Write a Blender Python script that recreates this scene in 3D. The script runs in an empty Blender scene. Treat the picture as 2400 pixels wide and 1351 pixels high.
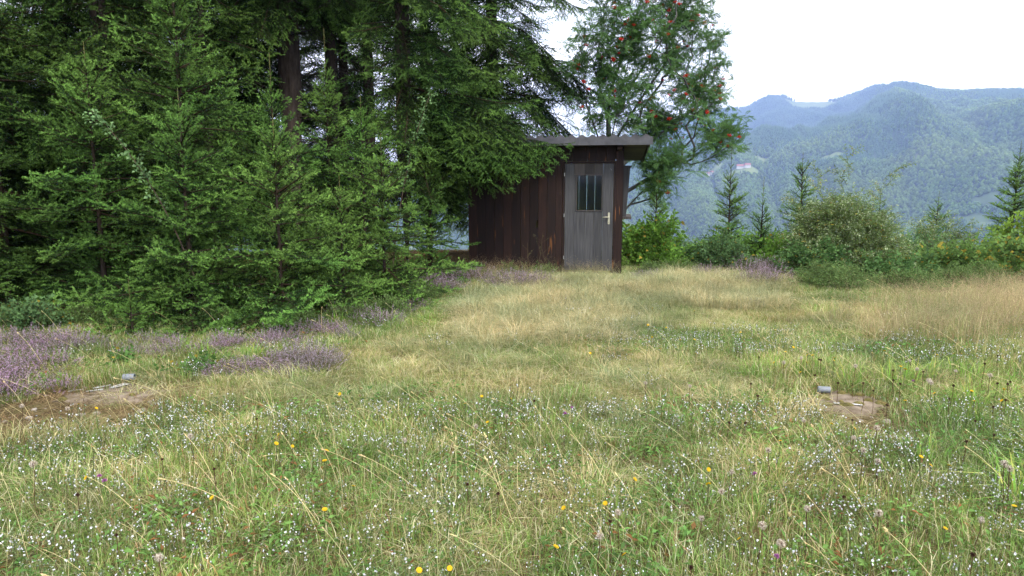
import bpy, math, random
import numpy as np

# ------------------------------------------------------------------ camera, sky, sun, exposure
SC = bpy.context.scene
COL = SC.collection
R = math.radians
CAM_H = 1.6
PITCH = math.atan(0.151)
cam_d = bpy.data.cameras.new('camera'); cam = bpy.data.objects.new('camera', cam_d); COL.objects.link(cam)
cam.location = (0, 0, CAM_H); cam.rotation_euler = (R(90) - PITCH, 0, 0)
cam_d.lens = 24; cam_d.sensor_width = 36; cam_d.clip_start = 0.05; cam_d.clip_end = 20000
SC.camera = cam

SUN_EL, SUN_AZ = R(52), R(150)          # azimuth clockwise from +Y: right and behind the camera
world = bpy.data.worlds.new('World'); SC.world = world; world.use_nodes = True
wn, wl = world.node_tree.nodes, world.node_tree.links
bg = wn['Background']; bg.inputs['Strength'].default_value = 0.085
sky = wn.new('ShaderNodeTexSky'); sky.sky_type = 'NISHITA'; sky.sun_disc = False
sky.sun_elevation = SUN_EL; sky.sun_rotation = SUN_AZ; sky.altitude = 900; sky.dust_density = 2.0
tc = wn.new('ShaderNodeTexCoord')
mp = wn.new('ShaderNodeMapping'); mp.inputs['Scale'].default_value = (1.2, 1.2, 5.0)
nz = wn.new('ShaderNodeTexNoise'); nz.inputs['Scale'].default_value = 1.6; nz.inputs['Detail'].default_value = 6; nz.inputs['Roughness'].default_value = 0.55
wl.new(tc.outputs['Generated'], mp.inputs['Vector']); wl.new(mp.outputs['Vector'], nz.inputs['Vector'])
rp = wn.new('ShaderNodeValToRGB'); rp.color_ramp.elements[0].position = 0.38; rp.color_ramp.elements[0].color = (0.3, 0.3, 0.3, 1)
rp.color_ramp.elements[1].position = 0.54; rp.color_ramp.elements[1].color = (1, 1, 1, 1)
wl.new(nz.outputs['Fac'], rp.inputs['Fac'])
mx = wn.new('ShaderNodeMix'); mx.data_type = 'RGBA'
mx.inputs['B'].default_value = (13.2, 13.4, 13.6, 1)     # sunlit white cloud deck
wl.new(rp.outputs['Color'], mx.inputs['Factor']); wl.new(sky.outputs['Color'], mx.inputs['A'])
wl.new(mx.outputs['Result'], bg.inputs['Color'])

sun_d = bpy.data.lights.new('sun', 'SUN'); sun = bpy.data.objects.new('sun', sun_d); COL.objects.link(sun)
sun_d.energy = 1.7; sun_d.angle = R(14); sun_d.color = (1.0, 0.95, 0.86)
sun.location = (6, -6, 30)
sdir = (math.sin(SUN_AZ) * math.cos(SUN_EL), math.cos(SUN_AZ) * math.cos(SUN_EL), math.sin(SUN_EL))
from mathutils import Vector
sun.rotation_euler = Vector(sdir).to_track_quat('Z', 'Y').to_euler()

SC.view_settings.view_transform = 'Standard'; SC.view_settings.look = 'None'
SC.view_settings.gamma = 1; SC.view_settings.use_curve_mapping = False
SC.view_settings.exposure = 1.4
SC.render.engine = 'CYCLES'
cy = SC.cycles
cy.max_bounces = 5; cy.diffuse_bounces = 2; cy.glossy_bounces = 2; cy.transmission_bounces = 4
cy.volume_bounces = 1; cy.transparent_max_bounces = 6; cy.caustics_reflective = False; cy.caustics_refractive = False
cy.use_adaptive_sampling = False
cy.use_denoising = True
try:
    cy.denoiser = 'OPENIMAGEDENOISE'; cy.denoising_input_passes = 'RGB_ALBEDO_NORMAL'; cy.denoising_prefilter = 'ACCURATE'
except Exception: pass
SC.render.film_transparent = False

# ------------------------------------------------------------------ helpers
rng = np.random.default_rng(7)
def unit(v):
    v = np.asarray(v, float); return v / (np.linalg.norm(v, axis=-1, keepdims=True) + 1e-9)

_lat = np.random.default_rng(3).random((256, 256))
def vnoise(x, y):
    x = np.asarray(x, float); y = np.asarray(y, float)
    xi = np.floor(x).astype(int); yi = np.floor(y).astype(int); fx = x - xi; fy = y - yi
    fx = fx * fx * (3 - 2 * fx); fy = fy * fy * (3 - 2 * fy)
    g = lambda a, b: _lat[a % 256, b % 256]
    return (g(xi, yi) * (1 - fx) + g(xi + 1, yi) * fx) * (1 - fy) + (g(xi, yi + 1) * (1 - fx) + g(xi + 1, yi + 1) * fx) * fy
def fbm(x, y, o=4):
    s = 0; a = 1; t = 0
    for k in range(o):
        s = s + a * vnoise(x * 2 ** k + 17.3 * k, y * 2 ** k + 5.1 * k); t += a; a *= 0.5
    return s / t - 0.5

def mesh(name, verts, faces, mat=None, cols=None, smooth=False):
    me = bpy.data.meshes.new(name)
    verts = np.asarray(verts, float)
    if isinstance(faces, np.ndarray):
        nf, k = faces.shape
        me.vertices.add(len(verts)); me.vertices.foreach_set('co', verts.ravel())
        me.loops.add(nf * k); me.loops.foreach_set('vertex_index', faces.ravel().astype(np.int32))
        me.polygons.add(nf); me.polygons.foreach_set('loop_start', np.arange(0, nf * k, k, dtype=np.int32))
        me.update(calc_edges=True)
    else:
        me.from_pydata(verts.tolist(), [], faces)
    if cols is not None:
        at = me.attributes.new('Col', 'FLOAT_COLOR', 'POINT')
        c = np.ones((len(verts), 4), np.float32); c[:, :3] = cols
        at.data.foreach_set('color', c.ravel())
    if smooth:
        me.polygons.foreach_set('use_smooth', np.ones(len(me.polygons), bool))
    if mat: me.materials.append(mat)
    me.validate()
    return me

def obj(name, me, parent=None, loc=(0, 0, 0), rot=(0, 0, 0), scale=(1, 1, 1)):
    o = bpy.data.objects.new(name, me); COL.objects.link(o)
    o.location = loc; o.rotation_euler = rot; o.scale = scale
    if parent is not None: o.parent = parent
    return o
def tag(o, label=None, cat=None, group=None, kind=None):
    if label: o['label'] = label
    if cat: o['category'] = cat
    if group: o['group'] = group
    if kind: o['kind'] = kind
    return o
def thing(name, label, cat, loc=(0, 0, 0), rz=0, group=None, scale=1):
    o = obj(name, None, None, loc, (0, 0, rz), (scale,) * 3); o.empty_display_size = 0.2
    return tag(o, label, cat, group)

class MB:
    "collects triangles and quads into one mesh"
    def __init__(s): s.v = []; s.f = []; s.c = []
    def add(s, v, f, c=(1, 1, 1)):
        n = len(s.v); s.v.extend([tuple(p) for p in v]); s.f.extend([tuple(i + n for i in q) for q in f]); s.c.extend([tuple(c)] * len(v))
    def box(s, x0, x1, y0, y1, z0, z1, c=(1, 1, 1)):
        v = [(x0, y0, z0), (x1, y0, z0), (x1, y1, z0), (x0, y1, z0), (x0, y0, z1), (x1, y0, z1), (x1, y1, z1), (x0, y1, z1)]
        s.add(v, [(0, 3, 2, 1), (4, 5, 6, 7), (0, 1, 5, 4), (1, 2, 6, 5), (2, 3, 7, 6), (3, 0, 4, 7)], c)
    def tube(s, pts, rad, n=5, c=(1, 1, 1), cap=True):
        pts = np.asarray(pts, float); m = len(pts)
        rad = np.broadcast_to(np.asarray(rad, float), (m,))
        d = np.gradient(pts, axis=0); d = unit(d)
        ref = np.array([0.13, 0.9, 0.41]) if abs(d[0] @ np.array([0.13, 0.9, 0.41])) < 0.9 else np.array([1., 0, 0])
        u = unit(np.cross(d, ref)); w = np.cross(d, u)
        a = np.arange(n) * 2 * math.pi / n
        ring = pts[:, None, :] + rad[:, None, None] * (np.cos(a)[None, :, None] * u[:, None, :] + np.sin(a)[None, :, None] * w[:, None, :])
        f = [(i * n + j, i * n + (j + 1) % n, (i + 1) * n + (j + 1) % n, (i + 1) * n + j) for i in range(m - 1) for j in range(n)]
        if cap: f += [tuple(range(n - 1, -1, -1)), tuple((m - 1) * n + j for j in range(n))]
        s.add(ring.reshape(-1, 3), f, c)
    def extr(s, poly, y0, y1, c=(1, 1, 1)):
        "polygon in xz extruded along y"
        n = len(poly)
        v = [(x, y0, z) for x, z in poly] + [(x, y1, z) for x, z in poly]
        s.add(v, [tuple(range(n)), tuple(range(2 * n - 1, n - 1, -1))] + [(i, i + n, (i + 1) % n + n, (i + 1) % n) for i in range(n)], c)
    def mesh(s, name, mat, smooth=False): return mesh(name, s.v, s.f, mat, np.array(s.c), smooth)
    def build(s, name, mat, parent=None, smooth=False, **k): return obj(name, s.mesh(name, mat, smooth), parent, **k)

# instancing of foliage meshes on points (for foliage, grass and far-off wood)
_groups = {}
def inst_group(variants):
    key = tuple(v.name for v in variants)
    if key in _groups: return _groups[key]
    ng = bpy.data.node_groups.new('foliage', 'GeometryNodeTree')
    ng.interface.new_socket('Geometry', in_out='INPUT', socket_type='NodeSocketGeometry')
    ng.interface.new_socket('Geometry', in_out='OUTPUT', socket_type='NodeSocketGeometry')
    N, L = ng.nodes, ng.links
    gi = N.new('NodeGroupInput'); go = N.new('NodeGroupOutput'); jn = N.new('GeometryNodeJoinGeometry')
    def attr(nm, ty):
        a = N.new('GeometryNodeInputNamedAttribute'); a.data_type = ty; a.inputs['Name'].default_value = nm; return a.outputs[0]
    rot, scl, idx = attr('rot', 'FLOAT_VECTOR'), attr('scl', 'FLOAT_VECTOR'), attr('idx', 'INT')
    e2r = N.new('FunctionNodeEulerToRotation'); L.new(rot, e2r.inputs[0])
    for k, v in enumerate(variants):
        oi = N.new('GeometryNodeObjectInfo'); oi.inputs['Object'].default_value = v; oi.inputs['As Instance'].default_value = False
        cmp = N.new('FunctionNodeCompare'); cmp.data_type = 'INT'; cmp.operation = 'EQUAL'
        ia = [s for s in cmp.inputs if s.type == 'INT']
        L.new(idx, ia[0]); ia[1].default_value = k
        ip = N.new('GeometryNodeInstanceOnPoints')
        L.new(gi.outputs[0], ip.inputs['Points']); L.new(cmp.outputs[0], ip.inputs['Selection'])
        L.new(oi.outputs['Geometry'], ip.inputs['Instance']); L.new(e2r.outputs[0], ip.inputs['Rotation']); L.new(scl, ip.inputs['Scale'])
        L.new(ip.outputs[0], jn.inputs[0])
    L.new(jn.outputs[0], go.inputs[0])
    _groups[key] = ng
    return ng
def scatter(name, variants, pts, rots, scl, idx, parent=None):
    pts = np.asarray(pts, float); n = len(pts)
    me = bpy.data.meshes.new(name); me.vertices.add(n); me.vertices.foreach_set('co', pts.ravel())
    scl = np.asarray(scl, float)
    if scl.ndim == 1: scl = np.repeat(scl[:, None], 3, 1)
    a = me.attributes.new('rot', 'FLOAT_VECTOR', 'POINT'); a.data.foreach_set('vector', np.asarray(rots, np.float32).ravel())
    a = me.attributes.new('scl', 'FLOAT_VECTOR', 'POINT'); a.data.foreach_set('vector', scl.astype(np.float32).ravel())
    a = me.attributes.new('idx', 'INT', 'POINT'); a.data.foreach_set('value', np.asarray(idx, np.int32))
    me.materials.append(variants[0].data.materials[0])
    o = obj(name, me, parent)
    m = o.modifiers.new('foliage', 'NODES'); m.node_group = inst_group(variants)
    return o
def source(name, me): return bpy.data.objects.new(name, me)      # mesh used only through scatter()

# ------------------------------------------------------------------ materials
def mat(name):
    m = bpy.data.materials.new(name); m.use_nodes = True
    n = m.node_tree.nodes; b = n['Principled BSDF']
    return m, n, m.node_tree.links, b
def ramp(n, stops):
    r = n.new('ShaderNodeValToRGB'); e = r.color_ramp.elements
    while len(e) < len(stops): e.new(0.5)
    for k, (p, c) in enumerate(stops): e[k].position = p; e[k].color = (*c, 1)
    return r
def mixc(n, l, fac, a, b, mode='MIX'):
    m = n.new('ShaderNodeMix'); m.data_type = 'RGBA'; m.blend_type = mode
    for s, v in (('Factor', fac), ('A', a), ('B', b)):
        if hasattr(v, 'links'): l.new(v, m.inputs[s])
        elif s == 'Factor': m.inputs[s].default_value = v
        else: m.inputs[s].default_value = (*v, 1)
    return m.outputs['Result']
def tex(n, l, scale, coord='Object', detail=4, rough=0.6, stretch=None):
    t = n.new('ShaderNodeTexCoord'); x = n.new('ShaderNodeTexNoise')
    x.inputs['Scale'].default_value = scale; x.inputs['Detail'].default_value = detail; x.inputs['Roughness'].default_value = rough
    src = t.outputs[coord]
    if stretch:
        mp = n.new('ShaderNodeMapping'); mp.inputs['Scale'].default_value = stretch; l.new(src, mp.inputs['Vector']); src = mp.outputs['Vector']
    l.new(src, x.inputs['Vector']); return x.outputs['Fac']

def foliage_mat(name, trans=0.25, rough=0.6, vary=0.35, tint=(1, 1, 1), big=0.0, spec=0.25):
    m, n, l, b = mat(name)
    at = n.new('ShaderNodeAttribute'); at.attribute_name = 'Col'
    oi = n.new('ShaderNodeObjectInfo')
    mr = n.new('ShaderNodeMapRange'); mr.inputs['To Min'].default_value = 1 - vary; mr.inputs['To Max'].default_value = 1 + vary
    l.new(oi.outputs['Random'], mr.inputs['Value'])
    c = mixc(n, l, 1.0, at.outputs['Color'], mr.outputs['Result'], 'MULTIPLY')
    c = mixc(n, l, 1.0, c, tint, 'MULTIPLY')
    if big:
        g = n.new('ShaderNodeNewGeometry'); x = n.new('ShaderNodeTexNoise'); x.inputs['Scale'].default_value = big; x.inputs['Detail'].default_value = 3
        l.new(g.outputs['Position'], x.inputs['Vector'])
        r = ramp(n, [(0.35, (0.78, 0.86, 0.8)), (0.65, (1.22, 1.1, 1.05))]); l.new(x.outputs['Fac'], r.inputs['Fac'])
        c = mixc(n, l, 1.0, c, r.outputs['Color'], 'MULTIPLY')
    l.new(c, b.inputs['Base Color']); b.inputs['Roughness'].default_value = rough; b.inputs['Specular IOR Level'].default_value = spec
    if trans:
        tr = n.new('ShaderNodeBsdfTranslucent'); l.new(c, tr.inputs['Color'])
        ms = n.new('ShaderNodeMixShader'); ms.inputs['Fac'].default_value = trans
        out = n['Material Output']
        l.new(b.outputs[0], ms.inputs[1]); l.new(tr.outputs[0], ms.inputs[2]); l.new(ms.outputs[0], out.inputs['Surface'])
    return m

M = {}
M['needle'] = foliage_mat('spruce_needles', 0.22, 0.5, 0.35, big=0.7, spec=0.12)
M['leaf'] = foliage_mat('leaves', 0.4, 0.6, 0.3, tint=(1.5, 1.5, 1.35), spec=0.12)
M['grass'] = foliage_mat('grass_blades', 0.35, 0.6, 0.25, tint=(1.34, 1.40, 1.32), big=0.9, spec=0.15)
M['flower'] = foliage_mat('petals', 0.3, 0.7, 0.08)
M['far'] = foliage_mat('far_trees', 0.0, 0.9, 0.3, big=0.004)

def bark(name, a, b_, scale=14):
    m, n, l, b = mat(name)
    f = tex(n, l, scale, 'Object', 6, 0.65, (1, 1, 0.25))
    r = ramp(n, [(0.3, a), (0.7, b_)]); l.new(f, r.inputs['Fac']); l.new(r.outputs['Color'], b.inputs['Base Color'])
    b.inputs['Roughness'].default_value = 0.9; b.inputs['Specular IOR Level'].default_value = 0.15
    bp = n.new('ShaderNodeBump'); bp.inputs['Strength'].default_value = 0.8; bp.inputs['Distance'].default_value = 0.02
    l.new(f, bp.inputs['Height']); l.new(bp.outputs[0], b.inputs['Normal'])
    return m
M['young_bark'] = bark('young_spruce_bark', (0.018, 0.013, 0.009), (0.055, 0.04, 0.028))
M['bark'] = bark('spruce_bark', (0.022, 0.016, 0.012), (0.075, 0.057, 0.046))
M['twig'] = bark('twig_bark', (0.05, 0.035, 0.025), (0.14, 0.10, 0.07), 30)
M['rowan_bark'] = bark('rowan_bark', (0.05, 0.05, 0.045), (0.15, 0.145, 0.13), 20)

def wood(name, dark, mid, scar=None, scar_at=0.66, fine=(30, 30, 1.2), gloss=0.7, seedscale=1.0):
    m, n, l, b = mat(name)
    oi = n.new('ShaderNodeObjectInfo'); t = n.new('ShaderNodeTexCoord')
    cb = n.new('ShaderNodeCombineXYZ'); mu = n.new('ShaderNodeMath'); mu.operation = 'MULTIPLY'; mu.inputs[1].default_value = 37
    l.new(oi.outputs['Random'], mu.inputs[0]); l.new(mu.outputs[0], cb.inputs[0]); l.new(mu.outputs[0], cb.inputs[2])
    ad = n.new('ShaderNodeVectorMath'); ad.operation = 'ADD'; l.new(t.outputs['Object'], ad.inputs[0]); l.new(cb.outputs[0], ad.inputs[1])
    def ns(st, sc, det=5):
        mp = n.new('ShaderNodeMapping'); mp.inputs['Scale'].default_value = st; l.new(ad.outputs[0], mp.inputs['Vector'])
        x = n.new('ShaderNodeTexNoise'); x.inputs['Scale'].default_value = sc; x.inputs['Detail'].default_value = det; l.new(mp.outputs[0], x.inputs['Vector']); return x.outputs['Fac']
    f = ns(fine, 2.0); r = ramp(n, [(0.3, dark), (0.72, mid)]); l.new(f, r.inputs['Fac'])
    mr = n.new('ShaderNodeMapRange'); mr.inputs['To Min'].default_value = 0.65; mr.inputs['To Max'].default_value = 1.35; l.new(oi.outputs['Random'], mr.inputs['Value'])
    c = mixc(n, l, 1.0, r.outputs['Color'], mr.outputs['Result'], 'MULTIPLY')
    if scar:
        s = ns((9, 9, 1.1), 1.5, 3); sr = ramp(n, [(scar_at, (0, 0, 0)), (scar_at + 0.05, (1, 1, 1))]); l.new(s, sr.inputs['Fac'])
        c = mixc(n, l, sr.outputs['Color'], c, scar)
    l.new(c, b.inputs['Base Color']); b.inputs['Roughness'].default_value = gloss; b.inputs['Specular IOR Level'].default_value = 0.25
    bp = n.new('ShaderNodeBump'); bp.inputs['Strength'].default_value = 0.35; bp.inputs['Distance'].default_value = 0.004
    l.new(f, bp.inputs['Height']); l.new(bp.outputs[0], b.inputs['Normal'])
    return m
M['stain'] = wood('dark_stained_wood', (0.007, 0.0036, 0.0026), (0.025, 0.0108, 0.0070), (0.13, 0.05, 0.016), 0.65)
M['stain2'] = wood('red_brown_stained_wood', (0.011, 0.005, 0.0035), (0.032, 0.013, 0.008), (0.15, 0.06, 0.02), 0.66)
M['grey_wood'] = wood('weathered_grey_wood', (0.030, 0.030, 0.031), (0.078, 0.076, 0.076), None)
M['grey_wood2'] = wood('weathered_grey_brown_wood', (0.035, 0.031, 0.028), (0.085, 0.072, 0.062), None)
M['inner_wood'] = wood('bare_inner_wood', (0.32, 0.27, 0.10), (0.52, 0.44, 0.18), None)
M['soffit'] = wood('soffit_wood', (0.05, 0.038, 0.022), (0.12, 0.09, 0.055), None, fine=(1.2, 30, 30))

def plain(name, c, rough=0.6, metal=0.0, noise=None, bump=0.0, scale=8):
    m, n, l, b = mat(name)
    b.inputs['Roughness'].default_value = rough; b.inputs['Metallic'].default_value = metal; b.inputs['Specular IOR Level'].default_value = 0.3
    if noise:
        f = tex(n, l, scale, 'Object', 6, 0.6); r = ramp(n, [(0.32, c), (0.68, noise)]); l.new(f, r.inputs['Fac']); l.new(r.outputs['Color'], b.inputs['Base Color'])
        if bump:
            bp = n.new('ShaderNodeBump'); bp.inputs['Strength'].default_value = bump; bp.inputs['Distance'].default_value = 0.01; l.new(f, bp.inputs['Height']); l.new(bp.outputs[0], b.inputs['Normal'])
    else: b.inputs['Base Color'].default_value = (*c, 1)
    return m
M['cement'] = plain('weathered_fibre_cement', (0.045, 0.045, 0.05), 0.85, 0, (0.10, 0.098, 0.104), 0.3, 5)
M['handle'] = plain('cream_painted_metal', (0.36, 0.34, 0.24), 0.5, 0, (0.42, 0.40, 0.30))
M['hinge'] = plain('pale_hinge_metal', (0.4, 0.4, 0.38), 0.4, 0.3)
M['dark'] = plain('black_gap', (0.01, 0.009, 0.008), 0.9)
M['pipe'] = plain('grey_plastic', (0.15, 0.165, 0.185), 0.55, 0, (0.22, 0.235, 0.255))
M['concrete'] = plain('old_concrete', (0.085, 0.06, 0.035), 0.95, 0, (0.24, 0.19, 0.14), 0.8, 11)
M['paint'] = plain('worn_white_paint', (0.14, 0.12, 0.09), 0.7, 0, (0.55, 0.55, 0.55), 0, 30)
M['moss'] = plain('olive_moss', (0.055, 0.05, 0.014), 1.0, 0, (0.16, 0.13, 0.04), 1.0, 25)
M['stone'] = plain('pale_stone', (0.22, 0.19, 0.15), 0.9, 0, (0.42, 0.38, 0.33), 0.5, 12)
M['plaster'] = plain('white_house_wall', (0.5, 0.49, 0.47), 0.9)
M['rooftile'] = plain('red_roof_tiles', (0.26, 0.11, 0.08), 0.9)
M['window'] = plain('dark_window', (0.03, 0.035, 0.04), 0.2)
m, n, l, b = mat('window_glass')
tp = n.new('ShaderNodeBsdfTransparent'); tp.inputs['Color'].default_value = (0.86, 0.90, 0.84, 1)
gl = n.new('ShaderNodeBsdfGlossy'); gl.inputs['Roughness'].default_value = 0.03
lw = n.new('ShaderNodeFresnel'); lw.inputs['IOR'].default_value = 1.3
ms = n.new('ShaderNodeMixShader'); l.new(lw.outputs[0], ms.inputs[0]); l.new(tp.outputs[0], ms.inputs[1]); l.new(gl.outputs[0], ms.inputs[2]); l.new(ms.outputs[0], n['Material Output'].inputs['Surface'])
M['glass'] = m
# ------------------------------------------------------------------ terrain
SHED_A = R(8.8); SHED_W, SHED_D = 2.75, 2.4
SHED_O = (1.93 - SHED_W * math.cos(SHED_A), 12.0 + SHED_W * math.sin(SHED_A))
def gz(x, y):
    x = np.asarray(x, float); y = np.asarray(y, float)
    z = 0.10 * fbm(x * 0.35 + 9, y * 0.35 + 4, 3) + 0.035 * fbm(x * 1.7, y * 1.7, 3)
    d = np.maximum(0, y - (16.2 - 0.16 * np.maximum(0, x - 2)))
    z = z - 0.32 * d * d / (d + 4)
    r = np.hypot(x, y); back = np.maximum(0, -y) + np.maximum(0, np.abs(x) - 16)
    z = z - 0.14 * back * back / (back + 25)
    fl = np.clip((r - 2) / 2, 0, 1)
    # level pad round the shed
    q = np.exp(-(((x - 0.8) / 2.2) ** 2 + ((y - 13.0) / 1.8) ** 2) ** 2)
    return z * fl * (1 - q) + 0.0 * q
def gp(x, y, dz=0.0): return (float(x), float(y), float(gz(x, y)) + dz)

# soil and low turf
m, n, l, b = mat('meadow_soil')
g = n.new('ShaderNodeNewGeometry')
def gn(sc, det=5):
    x = n.new('ShaderNodeTexNoise'); x.inputs['Scale'].default_value = sc; x.inputs['Detail'].default_value = det; x.inputs['Roughness'].default_value = 0.65
    l.new(g.outputs['Position'], x.inputs['Vector']); return x.outputs['Fac']
r1 = ramp(n, [(0.32, (0.075, 0.058, 0.03)), (0.5, (0.13, 0.105, 0.055)), (0.68, (0.085, 0.10, 0.035))]); l.new(gn(2.2), r1.inputs['Fac'])
r2 = ramp(n, [(0.35, (0.5, 0.45, 0.4)), (0.65, (1.3, 1.2, 1.1))]); l.new(gn(38, 8), r2.inputs['Fac'])
l.new(mixc(n, l, 1.0, r1.outputs['Color'], r2.outputs['Color'], 'MULTIPLY'), b.inputs['Base Color'])
b.inputs['Roughness'].default_value = 1.0; b.inputs['Specular IOR Level'].default_value = 0.1
bp = n.new('ShaderNodeBump'); bp.inputs['Strength'].default_value = 0.8; bp.inputs['Distance'].default_value = 0.03; l.new(gn(30, 8), bp.inputs['Height']); l.new(bp.outputs[0], b.inputs['Normal'])
M['soil'] = m

def polar(radii, az, h):
    rr, aa = np.meshgrid(radii, az, indexing='ij')
    x = rr * np.sin(aa); y = rr * np.cos(aa); z = h(x, y, rr, aa)
    v = np.stack([x, y, z], -1).reshape(-1, 3); nr, na = rr.shape
    i, j = np.meshgrid(np.arange(nr - 1), np.arange(na), indexing='ij'); j2 = (j + 1) % na
    f = np.stack([i * na + j, i * na + j2, (i + 1) * na + j2, (i + 1) * na + j], -1).reshape(-1, 4)[:, ::-1].copy()
    return v, f
radii = np.concatenate([[0.02], np.linspace(0.5, 20, 110), np.geomspace(20.5, 300, 50)])
v, f = polar(radii, np.linspace(-math.pi, math.pi, 240, endpoint=False), lambda x, y, r, a: gz(x, y))
tag(obj('ground', mesh('ground', v, f, M['soil'], smooth=True)), 'meadow ground of brown soil and thin turf on the hilltop', 'ground', kind='structure')

# far hills: skyline heights by direction, a wooded shoulder in front of the left summit
PXK = np.array([-4000, 0, 700, 1000, 1300, 1480, 1600, 1700, 1750, 1775, 1800, 1840, 1860, 1900, 1950, 1990, 2050, 2110, 2150, 2200, 2260, 2330, 2400, 2600, 3200, 6000])
SKY = np.array([420, 425, 420, 415, 370, 320, 280, 258, 255, 240, 228, 227, 238, 240, 238, 226, 206, 198, 202, 214, 217, 214, 214, 235, 300, 420])
SHO = np.array([450, 450, 450, 445, 410, 365, 345, 335, 326, 322, 318, 310, 306, 295, 278, 262, 250, 245, 250, 262, 262, 255, 250, 265, 330, 430])
def elev(px, y):     # tangent of the elevation angle in that direction
    u = (px - 1200) / 1600; v = (675.5 - y) / 1600; c, s = math.cos(PITCH), math.sin(PITCH)
    return (-s + c * v) / np.hypot(u, c + s * v)
AZK = np.arctan2((PXK - 1200) / 1600, math.cos(PITCH) + math.sin(PITCH) * (675.5 - SKY) / 1600)
T_SKY, T_SHO = elev(PXK, SKY), elev(PXK, SHO)
def hill(x, y, r, a):
    sk = np.interp(a, AZK, T_SKY); sh = np.interp(a, AZK, T_SHO)
    left = np.clip((R(28.5) - a) / R(2.5), 0, 1)          # far summit stands further back on the left
    rs = 4300 + 1100 * left
    z900 = np.full_like(r, -235.0); z1700 = -175 + 60 * np.clip((a - R(20)) / R(20), -1, 1)
    zsh = sh * 3000 + CAM_H
    zdip = sh * 3800 - 90 * left + (1 - left) * (0.5 * (sk - sh) * 3800)
    zsk = sk * rs + CAM_H
    z = np.empty_like(r)
    near = gz(x, y) - 2.0
    K = [260, 900, 1700, 3000]
    z = np.where(r < 300, near, 0)
    def seg(r0, r1, za, zb, cur):
        t = np.clip((r - r0) / (r1 - r0), 0, 1); t2 = t * t * (3 - 2 * t) * 0.6 + t * 0.4
        return np.where((r >= r0) & (r <= r1), za + (zb - za) * t2, cur)
    z300 = gz(300 * np.sin(a), 300 * np.cos(a)) - 2.0
    z = seg(300, 900, z300, z900, z); z = seg(900, 1700, z900, z1700, z); z = seg(1700, 3000, z1700, zsh, z)
    z = seg(3000, 3800, zsh, zdip, z)
    t = np.clip((r - 3800) / (rs - 3800), 0, 1); z = np.where(r > 3800, zdip + (zsk - zdip) * t, z)
    z = np.where(r > rs, zsk - 0.25 * (r - rs), z)
    w = np.clip((r - 700) / 900, 0, 1) * np.clip(np.abs(r - rs) / 500, 0.0, 1)
    gul = 1 - np.abs(2 * fbm(a * 17 + r * 0.0011, r * 0.0009 + 4, 3)) * 2
    z = z + w * (120 * fbm(x * 0.0022, y * 0.0022, 5) - 60 * gul + 28)
    return z
az = np.concatenate([np.linspace(-math.pi, R(-42), 60, endpoint=False), np.linspace(R(-42), R(8), 130, endpoint=False), np.linspace(R(8), R(42), 360, endpoint=False), np.linspace(R(42), math.pi, 60, endpoint=False)])
hr = np.concatenate([np.geomspace(262, 900, 14), np.linspace(950, 6600, 150)])
v, f = polar(hr, az, hill)
m, n, l, b = mat('hill_ground')
g = n.new('ShaderNodeNewGeometry')
r1 = ramp(n, [(0.40, (0.030, 0.055, 0.024)), (0.55, (0.05, 0.085, 0.03)), (0.62, (0.14, 0.17, 0.07))]); l.new(gn(0.004, 6), r1.inputs['Fac'])
l.new(r1.outputs['Color'], b.inputs['Base Color']); b.inputs['Roughness'].default_value = 1
M['hill'] = m
tag(obj('hills', mesh('hills', v, f, M['hill'], smooth=True)), 'wooded mountains rising beyond the valley', 'hills', kind='structure')

# mountain pastures and clearings: pale meadow sheets lying on the slopes
def at_far(px, py):
    "where the line of sight through a far point meets the hills"
    u = (px - 1200) / 1600; vv = (675.5 - py) / 1600; c, s = math.cos(PITCH), math.sin(PITCH)
    d = np.array([u, c + s * vv, -s + c * vv]); t = np.linspace(1200, 6000, 3000)
    P = np.outer(t, d) + np.array([0, 0, CAM_H]); rr = np.hypot(P[:, 0], P[:, 1]); aa = np.arctan2(P[:, 0], P[:, 1])
    hit = np.nonzero(P[:, 2] < hill(P[:, 0], P[:, 1], rr, aa))[0]
    return P[hit[0]] if len(hit) else P[-1]
CLEAR = []
for (px, py, rx, ry) in [(1952, 370, 40, 30), (1785, 378, 35, 25), (1740, 400, 70, 30), (1665, 414, 45, 30), (1900, 250, 190, 200)]:
    p = at_far(px, py); CLEAR.append((p[0], p[1], rx, ry))
def hz(x, y): return hill(np.asarray(x), np.asarray(y), np.hypot(x, y), np.arctan2(x, y))
M['pasture'] = plain('pale_pasture', (0.10, 0.15, 0.05), 1.0, 0, (0.17, 0.20, 0.075), 0, 0.03)
for k, (cx, cy_, rx, ry) in enumerate(CLEAR):
    rr_, aa_ = np.meshgrid(np.linspace(0.02, 1, 9), np.linspace(0, 2 * math.pi, 28, endpoint=False), indexing='ij')
    wob = 0.75 + 0.5 * vnoise(np.cos(aa_) * 1.5 + k * 7, np.sin(aa_) * 1.5 + k * 3)
    th = math.atan2(cx, cy_)
    ex, ey = rr_ * wob * np.cos(aa_) * rx, rr_ * wob * np.sin(aa_) * ry
    X = cx + ex * math.cos(th) + ey * math.sin(th); Y = cy_ - ex * math.sin(th) + ey * math.cos(th)
    V = np.stack([X, Y, hz(X, Y) + 2.0], -1).reshape(-1, 3); na = 28
    i, j = np.meshgrid(np.arange(8), np.arange(na), indexing='ij'); j2 = (j + 1) % na
    F = np.stack([i * na + j, (i + 1) * na + j, (i + 1) * na + j2, i * na + j2], -1).reshape(-1, 4)
    tag(obj('pasture', mesh('pasture', V, F, M['pasture'], smooth=True)), 'pale clearing among the woods on the mountainside', 'pasture', kind='structure')

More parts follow.
